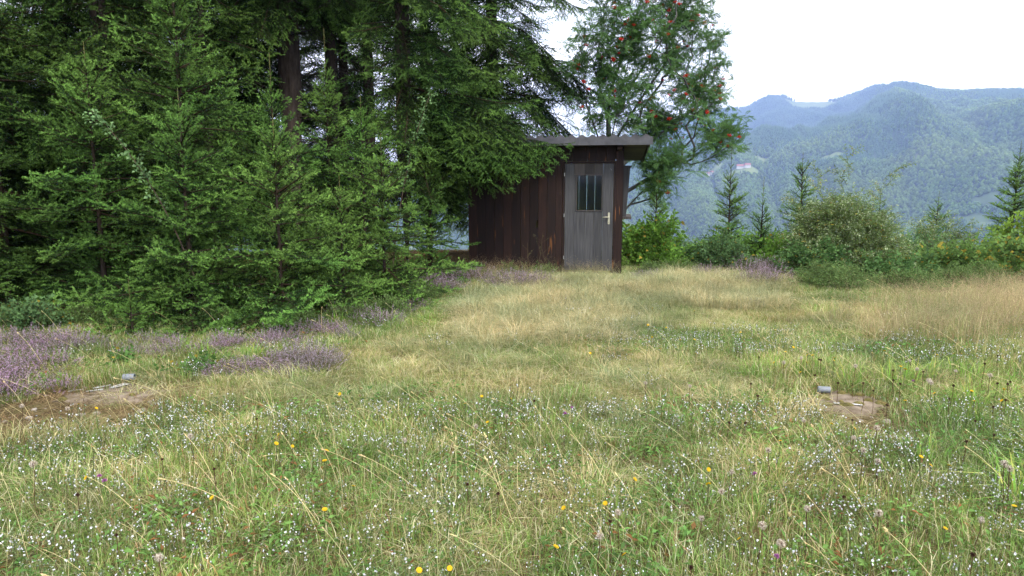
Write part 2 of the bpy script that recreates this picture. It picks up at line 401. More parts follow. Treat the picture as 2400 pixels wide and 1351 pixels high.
# far-off wood
def far_tree(kind, seed):
    q = np.random.default_rng(seed); V = []; F = []; C = []
    if kind == 0:
        for z0, z1, r in ((0, 9, 3.2), (5, 14, 2.5), (10, 20, 1.7)):
            n0 = len(V); k = 6
            for j in range(k):
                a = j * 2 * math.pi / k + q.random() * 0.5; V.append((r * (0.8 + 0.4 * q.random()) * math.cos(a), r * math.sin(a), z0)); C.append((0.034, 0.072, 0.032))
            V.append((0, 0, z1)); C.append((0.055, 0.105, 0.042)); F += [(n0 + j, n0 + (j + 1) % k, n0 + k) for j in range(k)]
    else:
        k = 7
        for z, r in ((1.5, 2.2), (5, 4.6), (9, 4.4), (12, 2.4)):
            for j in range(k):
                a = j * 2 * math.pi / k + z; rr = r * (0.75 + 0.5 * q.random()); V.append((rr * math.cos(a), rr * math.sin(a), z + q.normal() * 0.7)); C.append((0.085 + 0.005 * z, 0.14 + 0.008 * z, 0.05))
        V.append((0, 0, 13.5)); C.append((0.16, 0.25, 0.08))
        for i in range(3):
            for j in range(k):
                a_, b_ = i * k + j, i * k + (j + 1) % k; F += [(a_, b_, b_ + k), (a_, b_ + k, a_ + k)]
        F += [(3 * k + j, 3 * k + (j + 1) % k, 4 * k) for j in range(k)]
    return source('far_tree', mesh('far_tree', V, np.array(F), M['far'], np.array(C)))
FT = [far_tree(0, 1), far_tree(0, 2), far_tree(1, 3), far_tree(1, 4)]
NF = 170000
a_ = np.concatenate([rng.uniform(R(5), R(41), NF), rng.uniform(R(-40), R(5), NF // 5)]); N2 = len(a_)
r_ = 1500 + (5400 - 1500) * rng.random(N2) ** 0.85
x_, y_ = r_ * np.sin(a_), r_ * np.cos(a_)
keep = np.ones(N2, bool)
for (cx, cy_, rx, ry) in CLEAR:
    th = math.atan2(cx, cy_); dx, dy = x_ - cx, y_ - cy_
    ex, ey = dx * math.cos(th) - dy * math.sin(th), dx * math.sin(th) + dy * math.cos(th)
    keep &= (ex / rx) ** 2 + (ey / ry) ** 2 > 0.9
nn = fbm(x_ * 0.006, y_ * 0.006, 3); keep &= nn > -0.30
x_, y_, r_, a_, nn = x_[keep], y_[keep], r_[keep], a_[keep], nn[keep]
sunlit_dec = (1.5 * fbm(x_ * 0.0016 + 50, y_ * 0.0016, 3) + 0.16 * np.clip((a_ - R(27)) / R(10), -0.6, 1) - 0.10 * np.clip((r_ - 2600) / 1500, -1, 1)) > rng.normal(0.03, 0.06, len(x_))  # brighter broadleaf trees thicken to the right, painting sunlight; conifers paint cloud shade left
idx = np.where(sunlit_dec, 2, 0) + rng.integers(0, 2, len(x_))
sc_ = rng.uniform(0.6, 1.2, len(x_)) * np.clip(r_ / 2600, 0.75, 1.25)
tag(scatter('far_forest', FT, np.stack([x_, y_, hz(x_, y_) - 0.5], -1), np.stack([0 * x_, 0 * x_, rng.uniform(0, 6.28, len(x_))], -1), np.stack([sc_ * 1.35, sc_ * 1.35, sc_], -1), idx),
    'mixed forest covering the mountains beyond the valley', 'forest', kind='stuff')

# far farmhouses on the slope
def house(px, py, w, d, h, rz, lab):
    p = at_far(px, py); z = float(hz(p[0], p[1])) + 2.2
    t = thing('farmhouse', lab, 'house', (p[0], p[1], z), rz)
    mb = MB(); mb.box(-w / 2, w / 2, -d / 2, d / 2, -3, h); mb.build('wall', M['plaster'], t)
    mb = MB(); o = 0.8
    V = [(-w / 2 - o, -d / 2 - o, h - 0.4), (w / 2 + o, -d / 2 - o, h - 0.4), (w / 2 + o, d / 2 + o, h - 0.4), (-w / 2 - o, d / 2 + o, h - 0.4), (-w / 2 - o, 0, h + d * 0.42), (w / 2 + o, 0, h + d * 0.42)]
    mb.add(V, [(0, 1, 5, 4), (2, 3, 4, 5), (0, 4, 3), (1, 2, 5), (0, 3, 2, 1)]); mb.build('roof', M['rooftile'], t)
    for k in range(int(w // 4)):
        mb = MB(); xx = -w / 2 + 2 + k * 4; mb.box(xx - 0.6, xx + 0.6, -d / 2 - 0.08, -d / 2 + 0.1, h * 0.4, h * 0.75); mb.build('window', M['window'], t)
house(1736, 396, 26, 14, 7, -0.2, 'long far farmhouse with red roof in the mountain clearing')
house(1752, 394, 18, 13, 8, -0.15, 'taller red roofed farmhouse beside the long one in the clearing')
house(1655, 413, 20, 12, 6, 0.1, 'far white house with low red roof below the rowan branches')
house(1668, 411, 12, 11, 8, 0.6, 'small white gabled house next to the low far house')
# the air between
xs = 6900
mb = MB(); mb.box(-xs, xs, -xs, xs, -420, 760)
m = bpy.data.materials.new('haze'); m.use_nodes = True; n = m.node_tree.nodes; n.clear()
out = n.new('ShaderNodeOutputMaterial'); pv = n.new('ShaderNodeVolumePrincipled')
pv.inputs['Color'].default_value = (0.42, 0.545, 1.0, 1); pv.inputs['Density'].default_value = 1.45e-4; pv.inputs['Anisotropy'].default_value = 0.2
m.node_tree.links.new(pv.outputs[0], out.inputs['Volume'])
tag(mb.build('haze', m), 'pale blue haze in the valley air', 'haze', kind='stuff')
# ------------------------------------------------------------------ shed
shed = thing('shed', 'dark brown wooden shed with corrugated roof and grey door beside the spruces', 'shed', (SHED_O[0], SHED_O[1], -0.02), -SHED_A)
q = random.Random(5)
W_, D_ = SHED_W, SHED_D
TH = 0.024
ROOF_Z = 2.30; SLOPE = -0.065
def zr(y): return ROOF_Z + SLOPE * y
def board_x(x0, x1, z0, z1, y, mt, inward=1, notch=None, name='board'):
    mb = MB(); o = q.uniform(0, 0.006); ya = y - o * inward; yb = y + TH * inward - o * inward
    t0 = q.uniform(-.002, .002)
    if notch:
        n0, n1, nd = notch
        poly = [(x0, z0), (x1, z0), (x1, n0), (x1 - nd, n0 + 0.008), (x1 - nd * 0.8, n1), (x1, n1 + 0.004), (x1, z1), (x0, z1)]
    else: poly = [(x0, z0), (x1 + t0, z0), (x1, z1), (x0 + t0, z1)]
    a, b_ = min(ya, yb), max(ya, yb)
    mb.extr(poly, a, b_); return mb.build(name, mt, shed)
def board_y(y0, y1, z0, z1, x, mt, inward=1, name='board'):
    mb = MB(); o = q.uniform(0, 0.005); a, b_ = sorted((x - o * inward, x + (TH - o) * inward)); mb.box(a, b_, y0, y1, z0, z1); return mb.build(name, mt, shed)
DX0, DX1, DZ0, DZ1 = 1.74, 2.59, 0.115, 1.985
# front wall
bw = 0.1585; x = 0.0; k = 0
while x < DX0 - 0.035 - 0.02:
    x1 = min(x + bw * q.uniform(0.97, 1.03), DX0 - 0.037)
    if DX0 - 0.037 - x1 < 0.05: x1 = DX0 - 0.037
    notch = (0.86, 0.985, 0.04) if 1.22 < x1 < 1.34 else None
    board_x(x, x1 - 0.004, 0.03 + q.uniform(0, .02), zr(0) - 0.02, 0.0, M['stain'] if k % 4 else M['stain2'], notch=notch); x = x1; k += 1
for x0, x1 in ((1.703, 1.86), (1.864, 2.13), (2.134, 2.29), (2.294, 2.45), (2.454, 2.612)):
    board_x(x0, x1, DZ1 + 0.045, zr(0) - 0.02, 0.0, M['stain'])
board_x(2.622, W_ - 0.004, 0.02, 2.21, -0.012, M['stain2'], name='corner_board')
# bearer under the door, floor, inside frame
mb = MB(); mb.box(DX0 - 0.02, DX1 + 0.02, -0.012, 0.06, -0.06, 0.085); mb.build('threshold', M['stain2'], shed)
mb = MB(); mb.box(0.03, W_ - 0.03, 0.07, D_ - 0.03, 0.02, 0.06); mb.build('floor', M['inner_wood'], shed)
for (a, b_) in ((0.03, 0.04), (W_ - 0.09, 0.04), (0.03, D_ - 0.1), (W_ - 0.09, D_ - 0.1)):
    mb = MB(); mb.box(a, a + 0.06, b_, b_ + 0.06, 0.06, zr(b_ + .06) - 0.03); mb.build('post', M['inner_wood'], shed)
# left wall, right wall with a window opening, back wall with gaps between the boards
y = 0.03
while y < D_ - 0.05:
    y1 = min(y + 0.158, D_ - 0.03); board_y(y, y1 - 0.003, 0.03, zr(y1) - 0.02, 0.0, M['stain']); y = y1
WY0, WY1, WZ0, WZ1 = 0.55, 1.65, 1.02, 1.88
y = 0.03
while y < D_ - 0.05:
    y1 = min(y + 0.158, D_ - 0.03)
    if y1 > WY0 and y < WY1:
        board_y(y, y1 - 0.003, 0.03, WZ0 - 0.02, W_, M['stain'], -1); board_y(y, y1 - 0.003, WZ1 + 0.02, zr(y1) - 0.02, W_, M['stain'], -1)
    else: board_y(y, y1 - 0.003, 0.03, zr(y1) - 0.02, W_, M['stain'], -1)
    y = y1
x = 0.03; k = 0
while x < W_ - 0.05:
    x1 = min(x + 0.166, W_ - 0.03); gap = (0.012 if k % 2 else 0.007) if x > 1.5 else 0.004
    board_x(x, x1 - gap, 0.03, zr(D_) - 0.03, D_, M['inner_wood'], -1); x = x1; k += 1
# window on the right wall: shield boards, sill, frame, pane
win = obj('window', None, shed); win.empty_display_size = 0.1
for yy in (WY0 - 0.03, WY1 + 0.005):
    mb = MB(); mb.add([(W_ + .002, yy, WZ0 + .03), (W_ + .07, yy, WZ0 + .03), (W_ + .125, yy, WZ1 + .06), (W_ + .002, yy, WZ1 + .06), (W_ + .002, yy + .025, WZ0 + .03), (W_ + .07, yy + .025, WZ0 + .03), (W_ + .125, yy + .025, WZ1 + .06), (W_ + .002, yy + .025, WZ1 + .06)],
                     [(0, 1, 2, 3), (7, 6, 5, 4), (0, 4, 5, 1), (1, 5, 6, 2), (2, 6, 7, 3), (3, 7, 4, 0)]); mb.build('side_board', M['grey_wood'], win)
mb = MB(); mb.box(W_ + 0.002, W_ + 0.15, WY0 - 0.05, WY1 + 0.05, WZ1 + 0.062, WZ1 + 0.085); mb.build('top_board', M['grey_wood'], win)
mb = MB(); mb.box(W_ - 0.03, W_ + 0.165, WY0 - 0.06, WY1 + 0.06, WZ0 - 0.018, WZ0 + 0.028); mb.build('sill', M['grey_wood2'], win)
for z in (WZ0 + 0.03, WZ1 - 0.025):
    mb = MB(); mb.box(W_ - 0.05, W_ - 0.01, WY0, WY1, z, z + 0.04); mb.build('frame', M['grey_wood2'], win)
for yy in (WY0, (WY0 + WY1) / 2 - .02, WY1 - 0.04):
    mb = MB(); mb.box(W_ - 0.051, W_ - 0.009, yy, yy + 0.04, WZ0 + 0.071, WZ1 - 0.026); mb.build('frame', M['grey_wood2'], win)
mb = MB(); mb.box(W_ - 0.034, W_ - 0.03, WY0 + .03, WY1 - .03, WZ0 + 0.06, WZ1 - 0.02); mb.build('pane', M['glass'], win)
# door frame
for (a, b_, z0, z1) in ((DX0 - 0.035, DX0 - 0.006, 0.087, DZ1 + 0.04), (DX1 + 0.006, DX1 + 0.03, 0.087, DZ1 + 0.04)):
    mb = MB(); mb.box(a, b_, -0.016, 0.05, z0, z1); mb.build('door_frame', M['stain'], shed)
mb = MB(); mb.box(DX0 - 0.0055, DX1 + 0.0055, -0.016, 0.05, DZ1 + 0.006, DZ1 + 0.04); mb.build('door_frame', M['stain'], shed)
# door
door = obj('door', None, shed, (DX0, -0.004, 0)); door.empty_display_size = 0.1
tag(door, 'weathered grey plank door with small window')
DW = DX1 - DX0; GX0, GX1, GZ0, GZ1 = 0.195, 0.655, 1.16, 1.80
cuts = [0.0, 0.165, 0.355, 0.505, 0.665, DW]
for k in range(5):
    a, b_ = cuts[k] + 0.0012, cuts[k + 1] - 0.0012; spans = [(DZ0 + 0.075, DZ1)]
    if GX0 - 0.04 < (a + b_) / 2 < GX1: spans = [(DZ0 + 0.075, GZ0 - 0.002), (GZ1 + 0.002, DZ1)]
    for kk, (z0, z1) in enumerate(spans):
        mb = MB(); o = q.uniform(0, 0.003); x0 = a; x1 = b_
        if len(spans) == 1 and k == 0: x1 = min(b_, GX0 - 0.002)
        mb.box(x0, x1, -o, 0.03 - o, z0, z1); mb.build('plank', M['grey_wood2'] if kk else M['grey_wood'], door)
# stiles beside the glass
for (a, b_) in ((0.1665, GX0 - 0.002),):
    mb = MB(); mb.box(a, b_, -0.001, 0.029, GZ0, GZ1); mb.build('plank', M['grey_wood'], door)
mb = MB(); mb.extr([(0, DZ0), (DW, DZ0), (DW, DZ0 + 0.073), (0, DZ0 + 0.073)], -0.012, 0.028); mb.build('kick_rail', M['grey_wood'], door)
for (a, b_, z0, z1) in ((GX0, GX0 + 0.018, GZ0, GZ1), (GX1 - 0.012, GX1 + 0.01, GZ0, GZ1), (GX0 + 0.0185, GX1 - 0.0125, GZ1 - 0.018, GZ1), (GX0 + 0.0185, GX1 - 0.0125, GZ0, GZ0 + 0.022)):
    mb = MB(); mb.box(a, b_, -0.012, 0.024, z0, z1); mb.build('glazing_bar', M['grey_wood2'], door)
mb = MB(); mb.box(GX0 + 0.01, GX1 - 0.005, 0.008, 0.012, GZ0 + 0.01, GZ1 - 0.01); mb.build('pane', M['glass'], door)
hx = DW * 0.915
pl = MB(); zc, hh, ww = 1.04, 0.092, 0.017
poly = [(hx + ww * math.cos(t), zc + hh + ww * 0.7 * math.sin(t)) for t in np.linspace(0, math.pi, 7)] + [(hx - ww, zc - hh)] + [(hx + ww * math.cos(t), zc - hh + ww * 0.7 * math.sin(t)) for t in np.linspace(math.pi, 2 * math.pi, 7)]
pl.extr(poly, -0.012, -0.0035); hd = pl.build('handle', M['handle'], door)
lv = MB(); lv.tube([(hx, -0.01, 1.062), (hx, -0.045, 1.062)], 0.008, 8); lv.tube([(hx + .004, -0.045, 1.062), (hx - 0.05, -0.05, 1.064), (hx - 0.108, -0.046, 1.06)], [0.009, 0.008, 0.0075], 8); lv.build('lever', M['handle'], hd, True)
kh = MB(); kh.tube([(hx, -0.0135, 0.97), (hx, -0.0115, 0.97)], 0.0055, 8); kh.build('keyhole', M['dark'], hd)
for z in (1.80, 1.09, 0.34):
    mb = MB(); mb.tube([(-0.008, -0.022, z - 0.03), (-0.008, -0.022, z + 0.03)], 0.0075, 8); mb.build('hinge', M['hinge'], door)
mb = MB(); mb.tube([(0.79, -0.004, 1.9), (0.80, -0.012, 1.885), (0.81, -0.006, 1.87)], 0.003, 5); mb.build('hook', M['hinge'], door)
# old nails / wire loops on the boards
for (xx, zz) in ((1.66, 1.52), (1.66, 1.10)):
    mb = MB(); mb.tube([(xx + 0.012 * math.sin(t), -0.012, zz - 0.05 + 0.018 * math.cos(t)) for t in np.linspace(0.2, 6.1, 9)] + [(xx, -0.012, zz)], 0.002, 4); mb.build('wire_loop', M['twig'], shed)
# roof: corrugated sheets, wavy-topped fascia pieces, soffit boards, verge board
roof = obj('roof', None, shed); roof.empty_display_size = 0.1
RX0, RX1, RY0, RY1, PER, AMP = -0.40, W_ + 0.46, -0.34, D_ + 0.30, 0.177, 0.022
def wave(x): return AMP * math.sin(2 * math.pi * (x - RX1) / PER - 1.1)
def sheet(x0, x1, lift):
    xs_ = np.linspace(x0, x1, int((x1 - x0) / PER * 10) + 1); ys = np.linspace(RY0, RY1, 5); V = []; F = []
    nx = len(xs_)
    for lay in (0.0, -0.007):
        for y in ys:
            for x in xs_: V.append((x, y, zr(y) + 0.1 + lift + wave(x) + lay))
    S = nx * 5
    for i in range(4):
        for j in range(nx - 1):
            a = i * nx + j; F += [(a, a + 1, a + nx + 1, a + nx), (S + a, S + a + nx, S + a + nx + 1, S + a + 1)]
    for j in range(nx - 1): F += [(j, S + j, S + j + 1, j + 1), (4 * nx + j, 4 * nx + j + 1, S + 4 * nx + j + 1, S + 4 * nx + j)]
    for i in range(4): F += [(i * nx, (i + 1) * nx, S + (i + 1) * nx, S + i * nx), (i * nx + nx - 1, S + i * nx + nx - 1, S + (i + 1) * nx + nx - 1, (i + 1) * nx + nx - 1)]
    return obj('corrugated_sheet', mesh('corrugated_sheet', V, F, M['cement'], smooth=False), roof)
XM = 1.98
for (a, b_, lf) in ((RX0, 0.80, 0.0), (0.76, XM + .03, 0.0085), (XM, RX1, 0.0)): sheet(a, b_, lf)
FZ0 = 2.262 + 0.02
for (a, b_, dy) in ((RX0 - .01, 0.79, 0), (0.792, XM, 0.0), (XM + 0.003, RX1 + 0.012, -0.006)):
    xs_ = np.linspace(a, b_, int((b_ - a) / PER * 10) + 2)
    poly = [(a, FZ0), (b_, FZ0)] + [(x, zr(RY0) + 0.112 + wave(x)) for x in xs_[::-1]]
    mb = MB(); mb.extr(poly, RY0 - 0.02 + dy, RY0 - 0.008 + dy); mb.build('fascia', M['cement'], roof)
y = RY0 + 0.01
while y < RY1 - 0.05:
    y1 = min(y + 0.118, RY1 - .02)
    mb = MB(); z0, z1 = zr(y), zr(y1)
    xa = (W_ - 0.01) if y > 0.02 else -0.38
    V = [(xa, y, z0 - .002), (RX1 - 0.06, y, z0 - .002), (RX1 - 0.06, y1 - .004, z1 - .002), (xa, y1 - .004, z1 - .002)]
    V += [(a, b_, c + 0.02) for a, b_, c in V]
    mb.add(V, [(0, 3, 2, 1), (4, 5, 6, 7), (0, 1, 5, 4), (1, 2, 6, 5), (2, 3, 7, 6), (3, 0, 4, 7)]); mb.build('soffit_board', M['soffit'], roof); y = y1
mb = MB(); V = [(RX1 - 0.055, RY0, zr(RY0) - .03), (RX1 - 0.03, RY0, zr(RY0) - .03), (RX1 - 0.03, RY1, zr(RY1) - .03), (RX1 - 0.055, RY1, zr(RY1) - .03)]; V += [(a, b_, c + 0.09) for a, b_, c in V]
mb.add(V, [(0, 3, 2, 1), (4, 5, 6, 7), (0, 1, 5, 4), (1, 2, 6, 5), (2, 3, 7, 6), (3, 0, 4, 7)]); mb.build('verge_board', M['grey_wood'], roof)
mb = MB(); z0, z1 = zr(0.02) + 0.022, zr(D_) + 0.022
V = [(-0.36, 0.02, z0), (W_ - 0.02, 0.02, z0), (W_ - .02, D_ + .25, z1 - .016), (-0.36, D_ + .25, z1 - .016)]; V += [(a, b_, c + 0.02) for a, b_, c in V]
mb.add(V, [(0, 3, 2, 1), (4, 5, 6, 7), (0, 1, 5, 4), (1, 2, 6, 5), (2, 3, 7, 6), (3, 0, 4, 7)]); mb.build('roof_deck', M['soffit'], roof)
mb = MB(); mb.box(W_ - 0.11, W_ - 0.03, -0.3, -0.03, 2.215, 2.275); mb.build('rafter_end', M['stain2'], roof)
# ------------------------------------------------------------------ spruces
def needles(segs, q, per_m=270, ln=0.024, wd=0.0042, spread=0.85, light=0.0):
    "segs: rows of p0(3) p1(3) youth (also paints lit tips); returns triangles of needles round the shoots"
    S = np.array(segs); p0, p1, yo = S[:, :3], S[:, 3:6], S[:, 6]
    L = np.linalg.norm(p1 - p0, axis=1); cnt = np.maximum(1, (L * per_m).astype(int)); k = np.repeat(np.arange(len(S)), cnt); n_ = len(k)
    t = q.random(n_)[:, None]; d = unit(p1 - p0)[k]; P = p0[k] + (p1 - p0)[k] * t
    rv = unit(q.normal(size=(n_, 3))); rv[:, 2] += 0.25; side = unit(rv - d * np.sum(rv * d, 1, keepdims=True))
    nd = unit(side * spread + d * 0.6); w = unit(np.cross(nd, q.normal(size=(n_, 3)))) * wd
    ln_ = (ln * q.uniform(0.75, 1.2, n_))[:, None]
    V = np.stack([P - w, P + w, P + nd * ln_], 1).reshape(-1, 3); F = np.arange(3 * n_).reshape(-1, 3)
    old = np.array([0.014, 0.035, 0.010]) * (1 + 0.3 * light); new = np.array([0.13, 0.245, 0.052]) * (1 + 0.4 * light)  # fresh growth is paler; contrast widened to paint lit tips and dark gaps
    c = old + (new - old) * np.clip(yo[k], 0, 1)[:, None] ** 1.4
    c = c * q.uniform(0.8, 1.2, (n_, 1)); return V, F, np.repeat(c, 3, 0)

def spruce_branch(L, seed, old=False, dead=False, light=0.0):
    q = np.random.default_rng(seed); segs = []; wood = MB()
    def axis(p, d, length, lvl, youth_lit0):
        step = 0.085 if lvl else 0.10
        nst = max(2, int(length / step)); step = length / nst; pts = [p.copy()]; side = 1 if q.random() < 0.5 else -1
        for i in range(nst):
            s = (i + 1) / nst
            if lvl == 0: d = unit(d + np.array([0, 0, (-0.045 if old else -0.015) if s < 0.65 else (0.06 if old else 0.05)]) + q.normal(0, 0.03, 3) * [0, 1, 0.6])
            else: d = unit(d + q.normal(0, 0.05, 3) + np.array([0, 0, -0.02 if old else 0.03]))
            p2 = p + d * step
            tip = 1.0 if length * (1 - s) < 0.075 else 0.0
            yo = youth_lit0 * (0.3 + 0.7 * s) * 0.5 + (0.3 + 0.4 * youth_lit0) * tip
            bare = (lvl == 0 and s < (0.10 if L < 1.1 else 0.25)) or dead
            if not bare and not (lvl == 1 and s < 0.12 and length > 0.4): segs.append((*p, *p2, yo))
            p = p2; pts.append(p.copy())
            rest = length * (1 - s)
            if lvl < (2 if L < 1.1 else 3) and i < nst - 1:
                if lvl == 0:
                    if s < 0.10 and not dead: continue
                    ll = min(0.62 * rest + 0.06, 0.42 * L * (0.35 + 1.3 * s)) ; sides = (1, -1) if q.random() < 0.75 else (side,)
                elif lvl == 1: ll = 0.50 * rest + 0.09; side = -side; sides = (side,) if i % 2 or length < 0.3 else (1, -1)
                else:
                    if i % 2 == 0: continue
                    ll = 0.4 * rest + 0.06; side = -side; sides = (side,)
                if dead and q.random() < 0.45: continue
                if lvl and ll < 0.06: continue
                for sd in sides:
                    an = sd * R(q.uniform(42, 62)); l2 = ll * q.uniform(0.7, 1.1)
                    if l2 < 0.055: continue
                    c, s_ = math.cos(an), math.sin(an)
                    dd = np.array([d[0] * c - d[1] * s_, d[0] * s_ + d[1] * c, d[2] * 0.6 + q.normal(-0.22 if old else 0.04, 0.22)])
                    axis(p.copy(), unit(dd), l2, lvl + 1, min(1, youth_lit0 * 0.55 + 0.6 * s))
        if lvl == 0 or (lvl == 1 and length > 0.25): wood.tube(pts[::2] if len(pts) > 5 else pts, np.linspace((0.006 + 0.006 * L) if lvl == 0 else 0.004, 0.0015, len(pts[::2] if len(pts) > 5 else pts)), 4, (0.045, 0.032, 0.02) if not dead else (0.075, 0.065, 0.055), False)
        elif dead: wood.tube(pts, np.linspace(0.003, 0.001, len(pts)), 3, (0.07, 0.06, 0.05), False)
    axis(np.zeros(3), unit(np.array([1, 0, 0.10 if old else 0.05])), L, 0, 0.25)
    wv, wf, wc = np.array(wood.v), wood.f, np.array(wood.c)
    tri = []
    for f_ in wf: tri += [(f_[0], f_[i], f_[i + 1]) for i in range(1, len(f_) - 1)]
    tri = np.array(tri)
    if dead: V, F, C = wv, tri, wc
    else:
        V, F, C = needles(segs, q, light=light); F = np.vstack([F, tri + len(V)]); V = np.vstack([V, wv]); C = np.vstack([C, wc])
    return source('spruce_bough', mesh('spruce_bough', V, F, M['needle'], C))
def spruce_leader(seed, H=0.6):
    q = np.random.default_rng(seed); segs = [(0, 0, 0, 0, 0, H, 0.5)]
    for z, n_, l in ((0.0, 5, 0.20), (H * 0.3, 4, 0.1), (H * 0.55, 3, 0.07)):
        for k in range(n_):
            a = k * 6.28 / n_ + q.random(); segs.append((0, 0, z, l * 0.75 * math.cos(a), l * 0.75 * math.sin(a), z + l * 0.75, 0.9))
    V, F, C = needles(segs, q, 260); mb = MB(); mb.tube([(0, 0, 0), (0, 0, H)], [0.006, 0.003], 5, (0.16, 0.13, 0.06))
    tri = np.array([(f_[0], f_[i], f_[i + 1]) for f_ in mb.f for i in range(1, len(f_) - 1)])
    return source('spruce_leader', mesh('spruce_leader', np.vstack([V, mb.v]), np.vstack([F, tri + len(V)]), M['needle'], np.vstack([C, mb.c])))
BL = [0.22, 0.45, 0.8, 1.3, 2.0, 2.9]
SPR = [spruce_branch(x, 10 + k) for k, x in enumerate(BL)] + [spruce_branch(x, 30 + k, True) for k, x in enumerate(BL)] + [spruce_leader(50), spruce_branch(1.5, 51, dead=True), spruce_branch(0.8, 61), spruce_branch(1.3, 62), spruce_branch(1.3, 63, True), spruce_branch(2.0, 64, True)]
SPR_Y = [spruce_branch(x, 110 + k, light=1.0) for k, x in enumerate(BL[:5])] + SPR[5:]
SPR_Y[14] = spruce_branch(0.8, 161, light=1.0); SPR_Y[15] = spruce_branch(1.3, 162, light=1.0)
ALT = {2: 14, 3: 15, 9: 16, 10: 17}
def spruce(name, label, x, y, h, rad, z0=0.15, old=False, seed=0, group=None, dense=1.0, leader=0.0, dead_to=0.0, trunk_r=None, lean=(0, 0), power=0.7, ragged=False, bias=None, zmax=99, extra=()):
    q = np.random.default_rng(seed + 1000)
    t = thing(name, label, 'tree', gp(x, y, -0.03), q.uniform(0, 6.28) if bias is None else 0, group)
    tr = trunk_r or (0.012 * h + 0.012 if h > 6 else 0.008 * h + 0.008)
    zz = np.linspace(-0.1, h, 12); cx = lean[0] * (zz / h) ** 1.5; cyy = lean[1] * (zz / h) ** 1.5
    mb = MB(); rr = tr * (1 - np.clip(zz, 0, h) / h) ** 0.8 + 0.004; rr[0] *= 1.25
    mb.tube(np.stack([cx, cyy, zz], -1), rr, 9); mb.build('trunk', M['bark'] if h > 6 else M['young_bark'], t, True)
    P, RT, SCL, ID = [], [], [], []
    def put(z, L, phi, el, roll, o, kind=None):
        k = int(np.argmin([abs(math.log(L / b_)) for b_ in BL])); s = L / BL[k]; k += 6 if o else 0
        if k in ALT and q.random() < 0.5: k = ALT[k]
        if kind is not None: k, s = kind, L / 1.5
        P.append((lean[0] * (z / h) ** 1.5, lean[1] * (z / h) ** 1.5, z)); RT.append((roll, -el, phi)); SCL.append((s, s * q.uniform(.9, 1.1), s)); ID.append(k)
    for (z, L, phi, el) in extra: put(z, L, phi, el, q.normal(0, .15), old)
    if z0 < 0.3 and h > 1.5:          # skirt of boughs lying on the ground
        for k in range(12): put(q.uniform(0.12, 0.35), rad * q.uniform(0.75, 1.2), k * 0.5236 + q.normal(0, .15), q.normal(-0.24, 0.06), q.normal(0, .3), False)
    if h < 6:                        # short inner boughs hiding the stem
        for z in np.repeat(np.arange(z0, h - 0.3, 0.07), 2): put(z, q.uniform(0.2, 0.5) * (1 - 0.5 * z / h), q.uniform(0, 6.28), q.uniform(0.1, 0.9), q.normal(0, .6), False)
    if h > 6 and not dead_to:
        for z in np.arange(z0 + (0.3 if bias is not None else 0), min(h, 7), 0.11): put(z, q.uniform(0.4, 0.95), q.uniform(3.3, 6.1) if bias is not None else q.uniform(0, 6.28), q.uniform(-0.5, 0.4), q.normal(0, .6), True)
    z = z0
    while z < min(h - 0.08, zmax):
        f_ = (z - z0) / (h - z0); Lz = rad * (1 - f_) ** power + 0.07
        if f_ < 0.12: Lz *= 0.8 + 0.2 * f_ / 0.12
        nb = max(4, int(round((6 if h > 6 else 6.5) * dense))); ph = q.uniform(0, 6.28)
        for k in range(nb):
            if q.random() < (0.28 if ragged else 0.10): continue
            phi = ph + k * 6.283 / nb + q.normal(0, 0.22); L = Lz * q.uniform(0.55, 1.18)
            if bias: L *= 1 + bias[1] * max(0, math.cos(phi - bias[0]))
            el = (R(-14) + R(58) * f_ ** 1.3 if not old else R(-20) + R(50) * f_ ** 1.2) + q.normal(0, 0.10)
            put(z + q.uniform(-.04, .04), max(0.12, L * (q.uniform(0.5, 1.15) if ragged else 1)), phi, el + (0.15 if ragged else 0), q.normal(0, 0.28), old and f_ < 0.85)
        step = np.clip(0.19 * Lz + 0.14, 0.14, 0.5) / dense ** 0.5
        for k in range(int(4.6 * dense)):          # small boughs between the whorls
            put(z + step * q.uniform(0.2, 0.8), max(0.12, Lz * q.uniform(0.25, 0.75)), q.uniform(0, 6.28), R(-5) + R(45) * f_ + q.normal(0, 0.2), q.normal(0, 0.4), old and f_ < 0.85)
        z += step
    P.append((lean[0], lean[1], h - 0.1)); RT.append((0, 0, 0)); s = max(0.5, leader) if leader else 0.6; SCL.append((0.7, 0.7, s)); ID.append(12)
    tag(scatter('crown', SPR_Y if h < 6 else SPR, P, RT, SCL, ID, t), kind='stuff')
    if dead_to:
        P, RT, SCL, ID = [], [], [], []
        for z in np.arange(0.5, dead_to, 0.13):
            put(z, q.uniform(0.7, 1.9), q.uniform(0, 6.28), q.normal(-0.12, 0.15), q.normal(0, 0.5), False, 13)
        tag(scatter('dead_branches', SPR, P, RT, SCL, ID, t), kind='stuff')
    return t
G1 = 'young spruces at the meadow edge'; G2 = 'tall spruces of the wood'; G3 = 'dark spruces deep in the wood'; G4 = 'small spruces on the slope edge'
